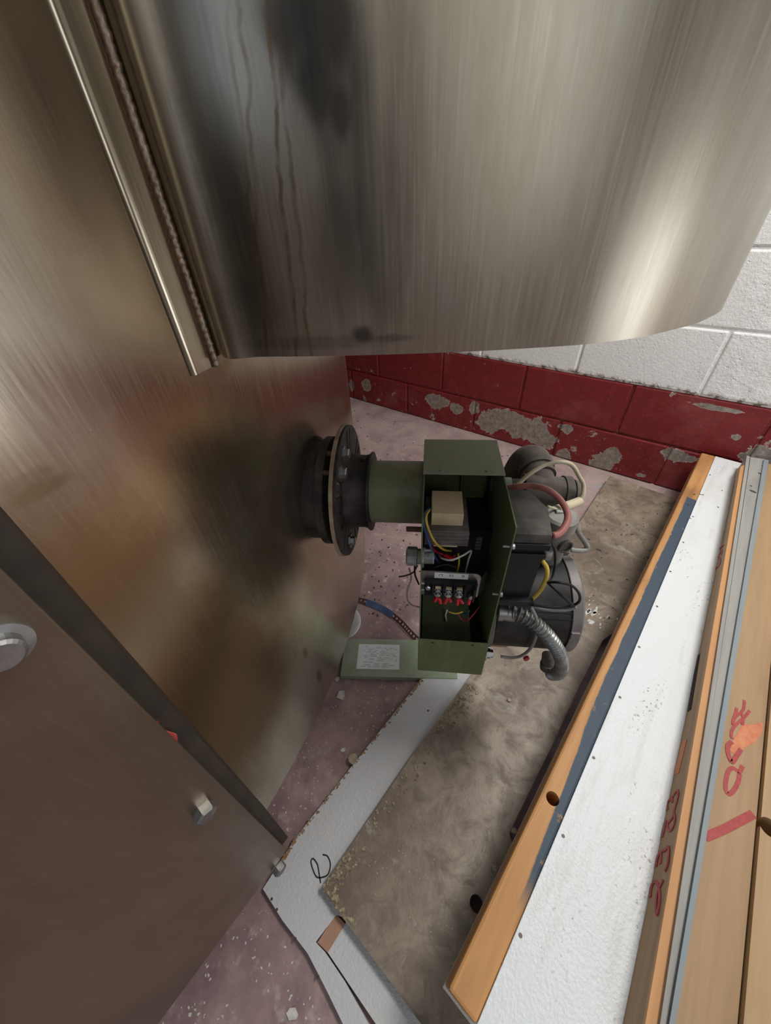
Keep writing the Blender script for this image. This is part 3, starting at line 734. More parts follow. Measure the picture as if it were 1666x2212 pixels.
# motor
MC = Vector((0, .088, -.243)); mr = .079
mo = empty('motor', (BX, MC.y, MC.z), 0, br)
pr = [(.010, .060), (.010, mr), (.118, mr), (.118, mr+.002), (.121, mr+.002), (.121, mr)]
G().lathe((0, 0, 0), (1, 0, 0), pr, 56).done('shell', MT['motor_black'], mo, True, autosm=35)
G().lathe((0, 0, 0), (1, 0, 0), [(.119, mr+.0025), (.133, mr+.0025), (.139, mr-.006), (.141, .05), (.141, .001)], 56).done('end_cap', MT['motor_grey'], mo, True, autosm=35)
G().lathe((0, 0, 0), (1, 0, 0), [(.0005, mr+.004), (.008, mr+.004), (.0095, .06)], 56).done('mounting_ring', MT['motor_grey'], mo, True, autosm=35)
for a in (75, 210, 330):
    g = G(); a0 = R(a); M_ = Matrix.Rotation(a0, 4, 'X')
    g.box((.118, -.006, mr-.003), (.131, .006, mr+.006), M_, bev=.001); g.done('clip', MT['motor_grey'], mo)
g = G()
for a in (50, 57): 
    a0 = R(a); M_ = Matrix.Rotation(a0, 4, 'X'); g.box((.02, -.0008, mr-.002), (.118, .0008, mr+.0012), M_)
g.done('shell_seam', MT['motor_black'], mo)
G().lathe((.004, -.062, -.078), (1, 0, 0), [(0, .013), (.004, .013), (.0042, .009), (.011, .009), (.0112, .007), (.016, .007)], 6).done('mounting_bolt', MT['dull_zinc'], mo)
G().box((.0, -.075, -.099), (.004, -.03, .04), bev=.001).done('motor_ear', MT['motor_grey'], mo)
G().box((.005, -.040, -.094), (.050, .02, -.0745), bev=.002).done('motor_foot', MT['tan_board'], mo)
# pump behind the control box
pm = empty('fuel_pump', (0, 0, 0), 0, br)
PT = Lc(1212, 1118, v=.115)
pm.location = PT
G().lathe((0, 0, 0), (0, 0, -1), [(-.006, .012), (-.006, .020), (-.003, .024), (.016, .0245), (.0165, .021), (.085, .021), (.09, .026), (.115, .026)], 32).done('pump_body', MT['pump_grey'], pm, True, autosm=35)
G().lathe((.010, -.017, -.040), (.35, -.94, 0), [(0, .0115), (.006, .0115), (.0061, .009), (.003, .0088)], 24).done('port_window', MT['cast_iron'], pm, True, autosm=35)
G().lathe((-.012, -.019, -.036), (0, 0, -1), [(0, .004), (.012, .004), (.0121, .0085), (.02, .0095), (.028, .0095)], 12).done('bleed_valve', MT['zinc'], pm, True, autosm=35)
wire('fuel_line', pv([(1200, 1106, .12), (1218, 1109, .12), (1232, 1118, .12), (1250, 1150, .12), (1268, 1178, .118), (1266, 1187, .115), (1252, 1189, .112), (1232, 1187, .11)]), .0042, 'pump_grey')
P = Lc(1222, 1187, v=.11)
G().lathe(P+Vector((-.010, 0, 0)), (1, 0, 0), [(0, .008), (.002, .0095), (.013, .0095), (.015, .007)], 6).done('flare_nut', MT['core_steel'], br)
# iron pipe tee and elbow behind
pp = empty('iron_pipe_tee', (0, 0, 0), 0, br)
T0 = Lc(1135, 1058, v=.205); T1 = Lc(1245, 1066, v=.205); pp.location = T0
dx = Vector((1, 0, (T1.z-T0.z)/(T1.x-T0.x))); dx.normalize(); Lp = (T1-T0).length
G().lathe((0, 0, 0), dx, [(-.006, .020), (-.006, .0275), (.010, .0275), (.0102, .026), (Lp*.70, .026), (Lp*.705, .0285), (Lp*.85, .0285), (Lp*.855, .022), (Lp*.90, .022), (Lp*.905, .0245), (Lp*.99, .0225), (Lp, .018)], 32).done('tee_run', MT['cast_iron'], pp, True, autosm=35)
G().box((Lp*1.0-.002, -.006, -.006), (Lp+.011, .006, .006), bev=.001).done('plug_square', MT['cast_iron'], pp)
b0 = dx*(Lp*.36); bd = Vector((-.10, .93, .25)).normalized()
G().lathe(b0, bd, [(.0, .024), (.030, .024), (.0302, .0285), (.040, .0285), (.0405, .026), (.046, .026), (.0462, .030), (.058, .030)], 32).done('tee_branch', MT['cast_iron'], pp, True, autosm=35)
e0 = b0+bd*.054; arc = [e0+bd*(.034*math.sin(R(a)))+Vector((-.3, -.1, -.95)).normalized()*(.034*(1-math.cos(R(a)))) for a in range(0, 91, 10)]
arc.append(arc[-1]+Vector((-.3, -.1, -.95)).normalized()*.02)
G().tube(arc, [.029, .0305, .031, .031, .031, .031, .031, .031, .031, .031, .031], 28).done('elbow', MT['cast_iron'], pp, True, autosm=50)
stub = Lc(1100, 1046, v=.17)
G().lathe((BX-.002, .17, stub.z), (1, 0, 0), [(0, .011), (.030, .011)], 20).done('nozzle_stub', MT['green_pale'], br, True, autosm=40)
G().lathe(T0-dx*.03, dx, [(0, .018), (.03, .018)], 20).done('pipe_nipple', MT['cast_iron'], br, True, autosm=40)
# hoses and cables on that side
wire('red_hose', pv([(1096, 1054, .13), (1120, 1051, .125), (1150, 1050, .12), (1180, 1057, .105), (1205, 1074, .09), (1222, 1098, .07), (1227, 1120, .055), (1218, 1142, .04), (1206, 1154, .032), (1194, 1157, .028)]), .0045, 'hose_red', 10)
wire('tan_cable', pv([(1114, 1054, .16), (1126, 1040, .17), (1150, 1020, .18), (1180, 1004, .19), (1212, 998, .19), (1236, 1005, .19), (1252, 1030, .185), (1261, 1048, .18), (1260, 1068, .17), (1252, 1082, .165)]), .0033, 'wire_tan', 10)
G().tube([Lc(1252, 1083, v=.165), Lc(1204, 1101, v=.13)], .0072, 16).done('cable_connector', MT['wire_tan'], br, True, autosm=40)
wire('tan_cable', pv([(1204, 1101, .13), (1196, 1098, .12), (1184, 1094, .10)]), .002, 'wire_tan')
wire('yellow_wire', pv([(1172, 1212, .03), (1181, 1226, .025), (1181, 1245, .02), (1172, 1268, .015), (1160, 1284, .013), (1150, 1294, .013)]), .0030, 'wire_yellow', 10)
wire('black_wire', pv([(1190, 1172, .04), (1199, 1190, .04), (1199, 1225, .04), (1192, 1250, .03), (1184, 1258, .02)]), .0017, 'wire_black')
wire('black_wire', pv([(1184, 1258, .015), (1205, 1258, .0), (1235, 1265, .0), (1252, 1284, .0), (1249, 1302, .0), (1222, 1311, .0), (1180, 1311, .0), (1150, 1306, .005)]), .0018, 'wire_black')
wire('black_wire', pv([(1184, 1258, .013), (1210, 1282, .0), (1240, 1310, -.002)]), .0022, 'wire_black')
wire('black_wire', pv([(1145, 1310, .004), (1185, 1318, .0), (1225, 1319, .0), (1246, 1312, .0)]), .0016, 'wire_grey')
wire('grey_wire', pv([(1148, 1312, .0), (1158, 1335, -.006), (1160, 1368, -.004), (1148, 1398, .0), (1128, 1416, .004), (1105, 1421, .006), (1082, 1418, .008)]), .0024, 'wire_grey', 10)
# flexible steel conduit
fc = empty('flexible_conduit', (0, 0, 0), 0, br)
path = spline(pv([(1098, 1322, .012), (1120, 1326, .008), (1145, 1339, .002), (1168, 1358, -.004), (1190, 1382, -.008), (1208, 1410, -.006), (1214, 1436, .002), (1206, 1454, .014), (1191, 1456, .026)]), 40)
rr = []; acc = 0
pts2 = [path[0]]
for a, b in zip(path, path[1:]):
    pts2.append(b)
acc = [0]
for a, b in zip(pts2, pts2[1:]): acc.append(acc[-1]+(b-a).length)
rr = [.0098+.0016*math.sin(2*math.pi*x/.0068) for x in acc]
G().tube(pts2, rr, 16).done('armour', MT['armour_grey'], fc, True)
P = Lc(1092, 1321, v=.014)
G().lathe(P+Vector((-.010, 0, 0)), (1, -.1, 0), [(0, .014), (.006, .014), (.0062, .0125), (.022, .0125)], 20).done('box_connector', MT['dull_zinc'], fc, True, autosm=35)
P2 = Lc(1184, 1440, v=.035)
G().lathe(P2+Vector((0, 0, -.006)), (-.1, .25, .9), [(0, .0125), (.012, .0125), (.0122, .0105), (.032, .0105)], 16).done('angle_connector', MT['cast_iron'], fc, True, autosm=35)
G().lathe(Lc(1136, 1420, v=.02), (.3, -1, .1), [(0, .005), (.004, .005), (.005, .003)], 12).done('wire_nut', MT['wire_red'], br)

# ================================================================= on the floor
def flatpoly(name, pts, z, th, mt, bev=0): 
    return G().prism([Vector((p.x, p.y, z-th)) for p in pts], (0, 0, th), bev)
def base_of(pts): return sum((Vector((p.x, p.y, 0)) for p in pts), Vector())/len(pts)
def polything(name, px, z, th, mt, label, cat, group=None, bev=0, kind=None):
    pts = [W(x, y, z) for x, y in px]; b = base_of(pts)
    o = G().prism([Vector((p.x-b.x, p.y-b.y, 0)) for p in pts], (0, 0, th), bev).done(name, MT[mt], None, loc=Vector((b.x, b.y, z-th)))
    return tag(o, label, cat, group, kind)
RIB = 0
def ribbon(name, pxs, wd, mt, parent, P0, nrm, lift=.0006, n=5):
    """flat ink stroke on the plane through P0; wd: width in m"""
    pts = [onplane(x, y, P0, nrm) for x, y in pxs]; pts = spline(pts, n) if len(pts) > 2 else pts
    global RIB
    RIB += 1; lift += (RIB % 9)*.00006
    bm = bmesh.new(); L_ = []
    inv = (parent.matrix_basis if parent.parent is None else parent.parent.matrix_basis @ parent.matrix_basis).inverted()
    for i, p in enumerate(pts):
        t = (pts[min(i+1, len(pts)-1)]-pts[max(i-1, 0)]).normalized(); s_ = nrm.cross(t).normalized()
        L_.append([bm.verts.new(inv @ (p+s_*wd/2*k+nrm*h)) for k, h in ((1, lift), (-1, lift), (-1, -.001), (1, -.001))])
    for a, b in zip(L_, L_[1:]):
        for k in range(4): bm.faces.new((a[k], a[(k+1) % 4], b[(k+1) % 4], b[k]))
    bm.faces.new(L_[0]); bm.faces.new(L_[-1][::-1])
    bmesh.ops.recalc_face_normals(bm, faces=bm.faces[:])
    me = bpy.data.meshes.new(name); bm.to_mesh(me); bm.free(); me.materials.append(MT[mt])
    o = bpy.data.objects.new(name, me); C.objects.link(o); o.parent = parent; return o
UP = Vector((0, 0, 1))

# green cover of the burner box, lying on the floor
cz = .016
c0, c1, c2, c3 = W(748, 1384, cz), W(735, 1460, cz), W(925, 1466, cz), W(908, 1386, cz)
ex = ((c3-c0)+(c2-c1)).normalized(); ey = UP.cross(ex)
cv = empty('burner_cover', (c1.x, c1.y, 0), math.atan2(ex.y, ex.x))
tag(cv, 'pale green sheet metal cover with a printed white label, lying on the floor', 'cover')
wd = .106; ln = .30
cvp = G().box((0, 0, .0145), (ln, wd, .016), bev=.0006); cvp.box((0, 0, .001), (ln, .0015, .0155)); cvp.box((0, wd-.0015, .001), (ln, wd, .0155)); cvp.box((0, 0, .001), (.0015, wd, .0155))
cvp.done('sheet', MT['green_pale'], cv)
lb = G().box((.040, .020, .0161), (.152, .090, .0164)).done('data_label', MT['label_white'], cv)
g = G(); rnd = random.Random(3)
for i in range(15):
    y = .026+i*.0041; x = .046+rnd.uniform(0, .02)
    while x < .142:
        l = rnd.uniform(.004, .018)
        if rnd.random() < .6: g.box((x, y, .0164), (min(x+l, .146), y+.0011, .01648))
        x += l+rnd.uniform(.002, .012)
g.done('fine_print', MT['label_ink'], lb).location = (0, 0, 0)
# perforated strap with blue tape
g = G(); sp_ = [W(x, y, z) for x, y, z in ((774, 1296, .010), (800, 1303, .009), (830, 1317, .008), (852, 1332, .010), (872, 1350, .014), (884, 1364, .012), (902, 1382, .008))]
st = empty('perforated_strap', (sp_[2].x, sp_[2].y, 0))
tag(st, 'rusty perforated hanger strap partly wrapped in blue tape, on the floor', 'strap')
sl = spline(sp_, 6); bm = bmesh.new(); rows = []
acc = 0
def strapmesh(sl, hw, mt, name, th, holes):
    bm = bmesh.new(); rows = []
    for i, p in enumerate(sl):
        t = (sl[min(i+1, len(sl)-1)]-sl[max(i-1, 0)]).normalized(); s_ = (UP.cross(t)).normalized()*.75+UP*.66
        rows.append([bm.verts.new(p+s_*hw*k) for k in (-1, -.38, .38, 1)])
    for i, (a, b) in enumerate(zip(rows, rows[1:])):
        for k in range(3):
            if holes and k == 1 and i % 2 == 1: continue
            bm.faces.new((a[k], a[k+1], b[k+1], b[k]))
    bmesh.ops.solidify(bm, geom=bm.faces[:], thickness=th)
    me = bpy.data.meshes.new(name); bm.to_mesh(me); bm.free(); me.materials.append(MT[mt])
    o = bpy.data.objects.new(name, me); C.objects.link(o); o.parent = st; o.location = -st.location; return o
strapmesh(sl, .008, 'rust', 'strap', .001, True)
strapmesh([p+Vector((0, -.0015, .0015)) for p in sl[4:18]], .0095, 'painter_tape', 'tape_wrap', .0028, False)
# grey round lid by the vessel foot
P = W(735, 1345, .0)
o = G().lathe((0, 0, 0), UP, [(0, .060), (.003, .062), (.004, .060), (.004, .05)], 40).done('round_lid', MT['lid_grey'], None, True, (P.x, P.y, 0), 40)
tag(o, 'flat grey round lid on the floor, half under the vessel edge', 'lid')

# white textured board under the sheet
ZW = .014
wb = [(1040, 1330), (918, 1456), (880, 1505), (760, 1655), (640, 1808), (568, 1920), (610, 1988), (665, 2060), (706, 2140), (741, 2212), (760, 2260), (835, 2260), (797, 2212), (745, 2120), (702, 2056), (682, 2035), (727, 1976), (760, 1990), (1150, 1480)]
o = polything('white_wall_board', wb, ZW, .012, 'white_floor_board', 'long white pebbled wall board on the floor with a black marker scribble', 'board')
ribbon('marker_scribble', [(697, 1846), (708, 1850), (714, 1868), (709, 1888), (697, 1895), (684, 1894), (675, 1875), (672, 1860), (677, 1855), (686, 1868), (690, 1890), (693, 1908)], .0022, 'ink_black', o, W(690, 1880, ZW), UP)
rnd = random.Random(5)
for (x, y) in ((587, 1942), (638, 2028), (687, 2110), (925, 1535), (598, 1965)):
    P = W(x, y, ZW); G().lathe((0, 0, 0), UP, [(0, .0022), (.0008, .002)], 8).done('screw_hole', MT['chip_dark'], o, loc=(P.x-o.location.x, P.y-o.location.y, .012))
g = G(); rnd = random.Random(11); wbd = o
for _ in range(170):
    a, b = rnd.choice((((918, 1458), (880, 1507)), ((880, 1507), (760, 1657)), ((760, 1657), (640, 1810)), ((640, 1810), (610, 1858)))); t = rnd.random()
    P = W(a[0]+(b[0]-a[0])*t+rnd.uniform(-1, 3), a[1]+(b[1]-a[1])*t+rnd.uniform(-1, 3), ZW)-wbd.location; s_ = rnd.uniform(.0008, .0030)
    g.box((-s_, -s_*.6, -.003), (s_, s_*.6, s_*.3), Matrix.Translation((P.x, P.y, .012)) @ Matrix.Rotation(rnd.uniform(0, 6), 4, 'Z'))
g.done('torn_edge', MT['chip_rusty'], wbd)['kind'] = 'stuff'
o2 = polything('white_strip', [(707, 2056), (748, 1992), (800, 2040), (960, 2260), (848, 2260), (812, 2212)], ZW-.001, .011, 'white_floor_board', 'narrow white pebbled strip beside the dark slit at the sheet corner', 'board')
o3 = polything('tan_offcut', [(686, 2036), (726, 1974), (746, 1996), (708, 2058)], ZW-.0005, .010, 'tan_board', 'small brown fibreboard offcut wedged between the white boards', 'offcut')
# edge strip of crumbs where the board is broken
# weathered sheet
ZSH = .034
sh_px = [(1318, 1028), (1205, 1200), (1015, 1462), (900, 1618), (695, 1918), (742, 1985), (800, 2062), (910, 2212), (950, 2270), (1250, 2270), (1100, 1800), (1192, 1612), (1250, 1486), (1303, 1382), (1340, 1358), (1440, 1330), (1560, 1110)]
sheet = polything('weathered_board', sh_px, ZSH, .018, 'weathered_sheet', 'large water-stained brown board lying on the floor beneath the burner', 'board')
# hole in it
P = W(1030, 1952, ZSH)
g = G().lathe(Vector((P.x-sheet.location.x, P.y-sheet.location.y, -.05)), UP, [(0, .0115), (.1, .0115)], 20)
cut(sheet, [g])
# crumbled edge along its left side
g = G(); rnd = random.Random(9)
for t in [rnd.random() for _ in range(420)]:
    a, b = ((1008, 1475), (695, 1918)) if rnd.random() < .85 else ((695, 1918), (742, 1985))
    k = rnd.random()**1.6*26
    x = a[0]+(b[0]-a[0])*t+k+4; y = a[1]+(b[1]-a[1])*t+k*.6
    if t < .25 or t > .8: pass
    elif rnd.random() < .75: continue
    P = W(x, y, ZSH)-sheet.location; s_ = rnd.uniform(.0012, .0038)
    g.box((-s_, -s_*.6, -.001), (s_, s_*.6, s_*.45), Matrix.Translation((P.x, P.y, .018)) @ Matrix.Rotation(rnd.uniform(0, 6), 4, 'Z'))
o = g.done('crumbled_edge', MT['crumbled_edge'], sheet); o['kind'] = 'stuff'
g = G()
for _ in range(46):
    k = rnd.gauss(0, 1); x = 1275+k*22+rnd.gauss(0, 7); y = 1322+k*9+rnd.gauss(0, 12)
    P = W(x, y, ZSH)-sheet.location; a = abs(rnd.gauss(0, .005))+.002; b = a*rnd.uniform(.25, .6); h = rnd.uniform(.3, 1.0)
    g.prism([(P.x+math.cos(h)*a*math.cos(q)*r_-math.sin(h)*b*math.sin(q)*r_, P.y+math.sin(h)*a*math.cos(q)*r_+math.cos(h)*b*math.sin(q)*r_, .0178) for q, r_ in [(i*.9, rnd.uniform(.6, 1.2)) for i in range(7)]], (0, 0, .0005))
g.done('lime_splash', MT['lime_white'], sheet)['kind'] = 'stuff'

# ================================================================= stacked panels on the right
ZA = .200
def frame(p0, p1):
    e = (p1-p0); e.z = 0; L_ = e.length; e.normalize(); return e, L_
a0, a1 = W(968, 2137, ZA), W(1517, 977, ZA)
ea, La = frame(a0, a1); na = Vector((ea.y, -ea.x, 0))      # across, to the right
pa = empty('white_faced_panel', (a0.x, a0.y, 0), math.atan2(ea.y, ea.x))
tag(pa, 'white-faced wall panel with blue-painted wooden edge, leftmost of the stack', 'panel')
# local frame: x along, y to the left -> across = -y
wE = .040; thA = .085
stud = G().box((0, -wE, ZA-thA), (La, 0, ZA-.0005), bev=.004).done('edge_stud', MT['stud_wood'], pa)
g = G(); 
P = W(1197, 1727, ZA); q = Matrix.Rotation(-math.atan2(ea.y, ea.x), 3, 'Z') @ (P-Vector((a0.x, a0.y, 0)))
g.lathe((q.x, q.y+.002, ZA-.06), UP, [(0, .010), (.1, .010)], 18); cut(stud, [g])
WA = .46
g = G().box((.0, -WA, ZA-.006), (La-.002, -wE, ZA), bev=.0008).done('white_face', MT['white_frp'], pa)
G().box((.004, -WA, ZA-thA), (La-.01, -wE, ZA-.006)).done('panel_core', MT['pine_pale'], pa)
G().box((-.003, -WA, ZA-thA-.004), (La, .0, ZA-thA)).done('back_face', MT['white_frp'], pa)
for i in range(11):
    x = .10+i*.135
    G().lathe((0, 0, 0), UP, [(0, .0026), (.0006, .0024)], 10).done('nail_head', MT['core_steel'], pa, loc=(x, -wE-.006-.002*(i % 2), ZA))
# panel under it, set back, its near-black colour painting in the gap's shade
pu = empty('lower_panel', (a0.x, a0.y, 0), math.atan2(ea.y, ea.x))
tag(pu, 'panel at the bottom of the stack, coloured dark for the shade under the white panel', 'panel')
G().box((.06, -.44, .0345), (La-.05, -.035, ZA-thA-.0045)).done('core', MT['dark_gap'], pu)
# second panel: side board with red pencil, orange top edge, grey core
ZB1 = .252
def line(pxs, z): return [W(x, y, z) for x, y in pxs]
lowL = line([(1336, 2260), (1592, 1012)], ZA+.001)
topL = line([(1386, 2260), (1600, 1008)], ZB1)
topR = line([(1420, 2260), (1613, 1002)], ZB1)
eb, Lb = frame(topL[0], topL[1])
YB_ = math.atan2(eb.y, eb.x)
pb = empty('timber_edged_panel', (topL[0].x, topL[0].y, 0), YB_)
tag(pb, 'timber-edged panel on the white panel, red crayon letters along its side', 'panel')
lowR = [Vector((q.x, q.y, ZA+.001)) for q in topR]
def hull(name, A, B, C_, D_, mt, parent):
    """A,B,C_,D_: lines (near, far) for low-left, low-right, top-right, top-left"""
    iv = parent.matrix_basis.inverted(); A, B, C_, D_ = [[iv @ p for p in l] for l in (A, B, C_, D_)]
    return G().hull8([A[0], B[0], B[1], A[1]], [D_[0], C_[0], C_[1], D_[1]]).done(name, MT[mt], parent)
dn = [Vector((0, 0, -.004))]*2
side = hull('side_board', lowL, [p+Vector((.012, -.012, 0)) for p in lowR], [p-Vector((0, 0, .004)) for p in topR], [p-Vector((0, 0, .004)) for p in topL], 'pine_tan', pb)
hull('top_edge', [p-Vector((0, 0, .006)) for p in topL], [p-Vector((0, 0, .006)) for p in topR], topR, topL, 'pine_orange', pb)
ZB2 = .256
gL = line([(1417, 2260), (1613, 985)], ZB2); gM = line([(1429, 2260), (1620, 987)], ZB2); gR = line([(1440, 2260), (1652, 992)], ZB2); gR2 = line([(1452, 2260), (1661, 994)], ZB2+.006)
low = lambda ln_: [Vector((p.x, p.y, ZA+.002)) for p in ln_]
hull('core_lip', low(gL), low(gM), [p+Vector((0, 0, .002)) for p in gM], [p+Vector((0, 0, .002)) for p in gL], 'grey_weathered', pb)
gM2 = [p+(q-p)*.06 for p, q in zip(gM, gR)]
hull('core_strip', low(gM2), low(gR), gR, gM2, 'grey_weathered', pb)
gRl = line([(1438, 2260), (1651, 992)], ZB2+.006)
hull('outer_lip', low(gRl), low(gR2), gR2, gRl, 'blue_grey', pb)
# red crayon on the side board
nS = (lowL[1]-lowL[0]).cross(topL[0]-lowL[0]).normalized()
if nS.dot(CAM-lowL[0]) < 0: nS = -nS
def px1(x, y): return (1380+x/6.917, 1680+y/6.9125)
K = [[(440, 480), (430, 400), (460, 340), (505, 300), (560, 210), (590, 200), (590, 280), (560, 400), (530, 520), (545, 600), (530, 700), (480, 790), (440, 760), (440, 690), (500, 610), (540, 520)],
     [(500, 300), (510, 370)], [(360, 890), (385, 780), (420, 640)],
     [(270, 1330), (290, 1200), (340, 1110), (400, 1080), (450, 1040), (450, 1200), (425, 1330), (395, 1400)], [(345, 1110), (330, 1290)],
     [(180, 1790), (190, 1680), (220, 1580), (265, 1560), (310, 1640), (320, 1800), (300, 1960), (280, 2040), (265, 1940), (275, 1780), (300, 1680), (370, 1530)]]
for k in K: ribbon('crayon_mark', [px1(*q) for q in k], .0042, 'marker_red', side, lowL[0], nS, .0008)
def px3(x, y): return (1480+x/6.505, 960+y/6.505)
for k in ([(460, 1500), (545, 1420)], [(480, 1560), (520, 1490), (520, 1545)], [(440, 1760), (425, 1640), (470, 1580), (500, 1640), (470, 1720), (440, 1745)]):
    ribbon('crayon_mark', [px3(*q) for q in k], .005, 'marker_red', side, lowL[0], nS, .0008)
ribbon('crayon_mark', [(1480, 1600), (1470, 1640), (1462, 1672)], .014, 'smear_red', side, lowL[0], nS, .0007)
ribbon('knot_streak', [(1510, 1415), (1499, 1480), (1490, 1535)], .010, 'dark_gap', side, lowL[0], nS, .0007)
# third: wide tan board with #20, and the one beyond
ZC1 = .250
sft = Vector((-eb.y, eb.x, 0))*-.0015
cL = [Vector((p.x, p.y, ZC1))+sft for p in gR2]; cw = abs((W(1612, 1850, ZC1)-cL[0]).dot(Vector((eb.y, -eb.x, 0))))
cR = [p+Vector((eb.y, -eb.x, 0))*cw for p in cL]
YC_ = math.atan2(cL[1].y-cL[0].y, cL[1].x-cL[0].x)
pcn = empty('numbered_board', (cL[0].x, cL[0].y, 0), YC_); tag(pcn, 'wide tan board marked #20 in red crayon, beside the grey strip', 'board')
bd_ = hull('board', low(cL), low(cR), cR, cL, 'pine_tan', pcn)
def px2(x, y): return (1500+x/6.145, 1490+y/6.145)
Pc = cL[0]
for k, wd_ in (([(665, 140), (660, 220), (640, 280), (540, 370), (515, 430)], .004), ([(735, 280), (660, 370), (580, 440), (510, 520), (490, 600), (500, 650)], .004), ([(565, 245), (545, 320), (515, 410), (510, 470)], .004), ([(620, 300), (650, 380), (635, 470)], .004),
               ([(500, 690), (445, 740), (450, 850), (500, 960), (560, 880), (620, 790)], .006), ([(640, 1010), (600, 1090), (520, 1040), (460, 1070), (425, 1180), (415, 1310), (455, 1385), (520, 1340), (580, 1230), (605, 1110)], .0055),
               ([(140, 1960), (400, 1850), (600, 1745), (785, 1650)], .010)):
    ribbon('crayon_mark', [px2(*q) for q in k], wd_, 'marker_red', bd_, Pc, UP, .0006)
sm = [onplane(*px2(*q), Pc, UP) for q in ((640, 450), (760, 470), (890, 430), (915, 480), (890, 600), (800, 700), (690, 760), (600, 820), (540, 870), (470, 800), (500, 700), (560, 600))]
o = G().prism([pcn.matrix_basis.inverted() @ (p+UP*.0002) for p in sm], (0, 0, .0003)).done('crayon_smear', MT['smear_red'], bd_); o.location = (0, 0, 0)
dL = [Vector((p.x, p.y, ZC1+.008))+sft for p in cR]; dR = [p+Vector((eb.y, -eb.x, 0))*.24 for p in dL]; dR[1] = dR[1]-eb*.24*.25
pdn = empty('far_board', (dL[0].x, dL[0].y, 0), YC_); tag(pdn, 'greenish pine board with a dark drilled hole at the right frame edge', 'board')
bd2 = hull('board', low(dL), low(dR), dR, dL, 'pine_pale', pdn)
P = pdn.matrix_basis.inverted() @ onplane(1664, 1788, dL[0], UP)
g = G().lathe((P.x, P.y, .2), UP, [(0, .012), (.1, .012)], 20); cut(bd2, [g])

# ================================================================= debris
def chip(name, x, y, z, r, mt, label, cat, group=None, th=.0015, seed=0, asp=1.0):
    rn = random.Random(seed*7+int(x)); P = W(x, y, z); n_ = rn.randint(5, 7); a0_ = rn.random()*6
    pts3 = [(r*math.cos(a0_+i*2*math.pi/n_)*rn.uniform(.65, 1.1), r*asp*math.sin(a0_+i*2*math.pi/n_)*rn.uniform(.65, 1.1), 0) for i in range(n_)]
    o = G().prism(pts3, (0, 0, th)).done(name, MT[mt], None, loc=(P.x, P.y, z)); o.rotation_euler = (0, 0, rn.random()*6)
    return tag(o, label, cat, group)
chip('plaster_flake', 738, 1502, 0, .013, 'chip_pale', 'largest pale flake on the floor, below the green cover', 'flake', th=.003)
chip('plaster_flake', 729, 1467, 0, .007, 'chip_pale', 'small pale flake at the corner of the green cover', 'flake', th=.003)
chip('plaster_flake', 741, 1621, 0, .006, 'chip_pale', 'small white flake beside the torn edge of the white board', 'flake', th=.002)
chip('plaster_flake', 632, 2190, 0, .013, 'chip_pale', 'pointed cream flake on the purple floor at the bottom edge', 'flake', th=.002, asp=.5)
chip('wood_chip', 762, 1640, .0145, .013, 'chip_tan', 'tan broken bit of board at the white board edge', 'chip', th=.003)
chip('paint_scab', 1290, 1050, 0, .030, 'lid_grey', 'peeled grey sheet of paint on the pink floor by the pipe tee', 'flake', th=.001, asp=.45)
chip('paper_scrap', 1232, 1135, 0, .045, 'label_white', 'white paper scrap on the floor behind the fuel line', 'paper', th=.0008)
chip('wood_chip', 1110, 1795, ZSH, .006, 'chip_tan', 'tan crumb on the brown board near the panel edge', 'chip', th=.004, seed=2)
chip('wood_chip', 1068, 1875, ZSH, .006, 'chip_tan', 'tan crumb on the brown board above the drilled hole', 'chip', th=.004, seed=3)
chip('wood_chip', 1100, 1513, ZSH, .006, 'chip_tan', 'tan crumb on the brown board below the conduit loop', 'chip', th=.004, seed=4)
k_ = 0
for x, y, r in ((1293, 1188, .010), (1310, 1145, .006), (1316, 1335, .006), (1272, 1165, .005), (1365, 1155, .006), (1354, 1134, .005), (1400, 1205, .005), (1240, 1145, .004), (1318, 1254, .005), (1355, 1252, .005), (1375, 1258, .004), (1300, 1205, .004), (1282, 1130, .003), (1345, 1170, .003), (1420, 1110, .004), (1390, 1120, .003)):
    chip('bark_flake', x, y, ZSH, r, 'chip_dark', 'dark flake scattered on the brown board near the wall', 'flake', 'dark flakes on the brown board', .001, k_, .5); k_ += 1
for x, y, r in ((1500, 1068, .005), (1513, 1068, .004), (1487, 1090, .003), (1492, 1120, .003), (1552, 1096, .004), (1560, 1060, .003), (1548, 1350, .003)):
    chip('bark_flake', x, y, ZA, r, 'chip_dark', 'dark fleck lying on the white panel', 'flake', 'dark flecks on the white panel', .001, k_, .4); k_ += 1
for x, y, r in ((1627, 1062, .010), (1641, 1023, .006), (1648, 1006, .005), (1623, 1050, .004)):
    chip('bark_flake', x, y, ZB2, r, 'chip_dark', 'dark fleck lying on the grey strip', 'flake', 'dark flecks on the grey strip', .001, k_, .5); k_ += 1
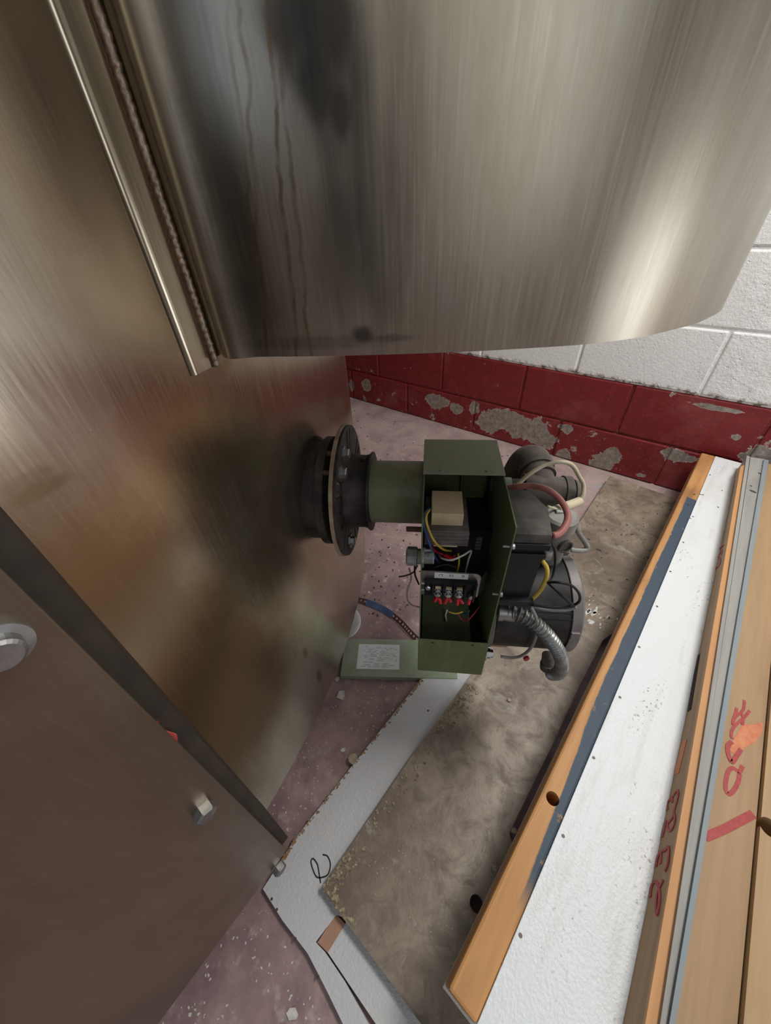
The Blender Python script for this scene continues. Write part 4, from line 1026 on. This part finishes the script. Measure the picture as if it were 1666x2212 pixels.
# fine crumbs: on the floor and on the boards
def crumbs(name, poly, z, n_, mt, label, smin, smax, seed):
    rn = random.Random(seed); g = G(); xs = [p[0] for p in poly]; ys_ = [p[1] for p in poly]; k = 0
    while k < n_:
        x = rn.uniform(min(xs), max(xs)); y = rn.uniform(min(ys_), max(ys_)); ins = False
        for i in range(len(poly)):
            (x1, y1), (x2, y2) = poly[i], poly[i-1]
            if (y1 > y) != (y2 > y) and x < (x2-x1)*(y-y1)/(y2-y1)+x1: ins = not ins
        if not ins: continue
        k += 1; P = W(x, y, z); s_ = rn.uniform(smin, smax)
        g.box((-s_, -s_*.6, 0), (s_, s_*.6, s_*.5), Matrix.Translation(P) @ Matrix.Rotation(rn.random()*6, 4, 'Z'))
    o = g.done(name, MT[mt]); return tag(o, label, 'debris', kind='stuff')
FL1 = [(760, 880), (1130, 985), (1110, 1040), (900, 1300), (790, 1370)]; FL2 = [(790, 1180), (900, 1180), (900, 1370), (770, 1380)]; FL3 = [(735, 1470), (900, 1475), (600, 1830), (560, 1780)]; FL4 = [(560, 1930), (700, 2212), (330, 2212)]
crumbs('floor_grit', FL1, 0, 240, 'chip_dark', 'dark grit scattered on the pink floor beyond the burner tube', .001, .004, 1)
crumbs('floor_crumbs', FL1, 0, 90, 'chip_pale', 'pale paint crumbs scattered on the pink floor near the wall', .001, .004, 2)
crumbs('floor_grit', FL3, 0, 120, 'chip_pale', 'pale specks on the purple floor beside the white board', .0007, .002, 3)
crumbs('floor_crumbs', FL4, 0, 60, 'chip_pale', 'pale specks on the purple floor at the bottom edge', .0007, .002, 4)
crumbs('board_grit', [(1300, 1060), (1500, 1100), (1330, 1360), (1230, 1300), (1230, 1190)], ZSH, 120, 'chip_dark', 'fine dark grit on the far end of the brown board', .0006, .002, 5)
crumbs('board_crumbs', [(1000, 1500), (1220, 1500), (1150, 1750), (1000, 2100), (760, 1930)], ZSH, 110, 'chip_tan', 'fine tan crumbs on the near end of the brown board', .0005, .0018, 6)
# red plastic scrap caught behind the access cover
P = pc-pn*.02+Vector((0, 0, 0)); q = onplane(359, 1585, pc-pn*.004, pn)
g = G().prism([q+Vector(v) for v in ((0, 0, -.02), (.004, .002, -.006), (-.001, 0, .012), (.003, .001, .022), (-.005, -.003, .016), (-.006, -.002, -.004))], tuple(pn*.0015))
o = g.done('red_scrap', MT['scrap_red']); tag(o, 'torn red plastic scrap caught behind the bolted cover edge', 'scrap')
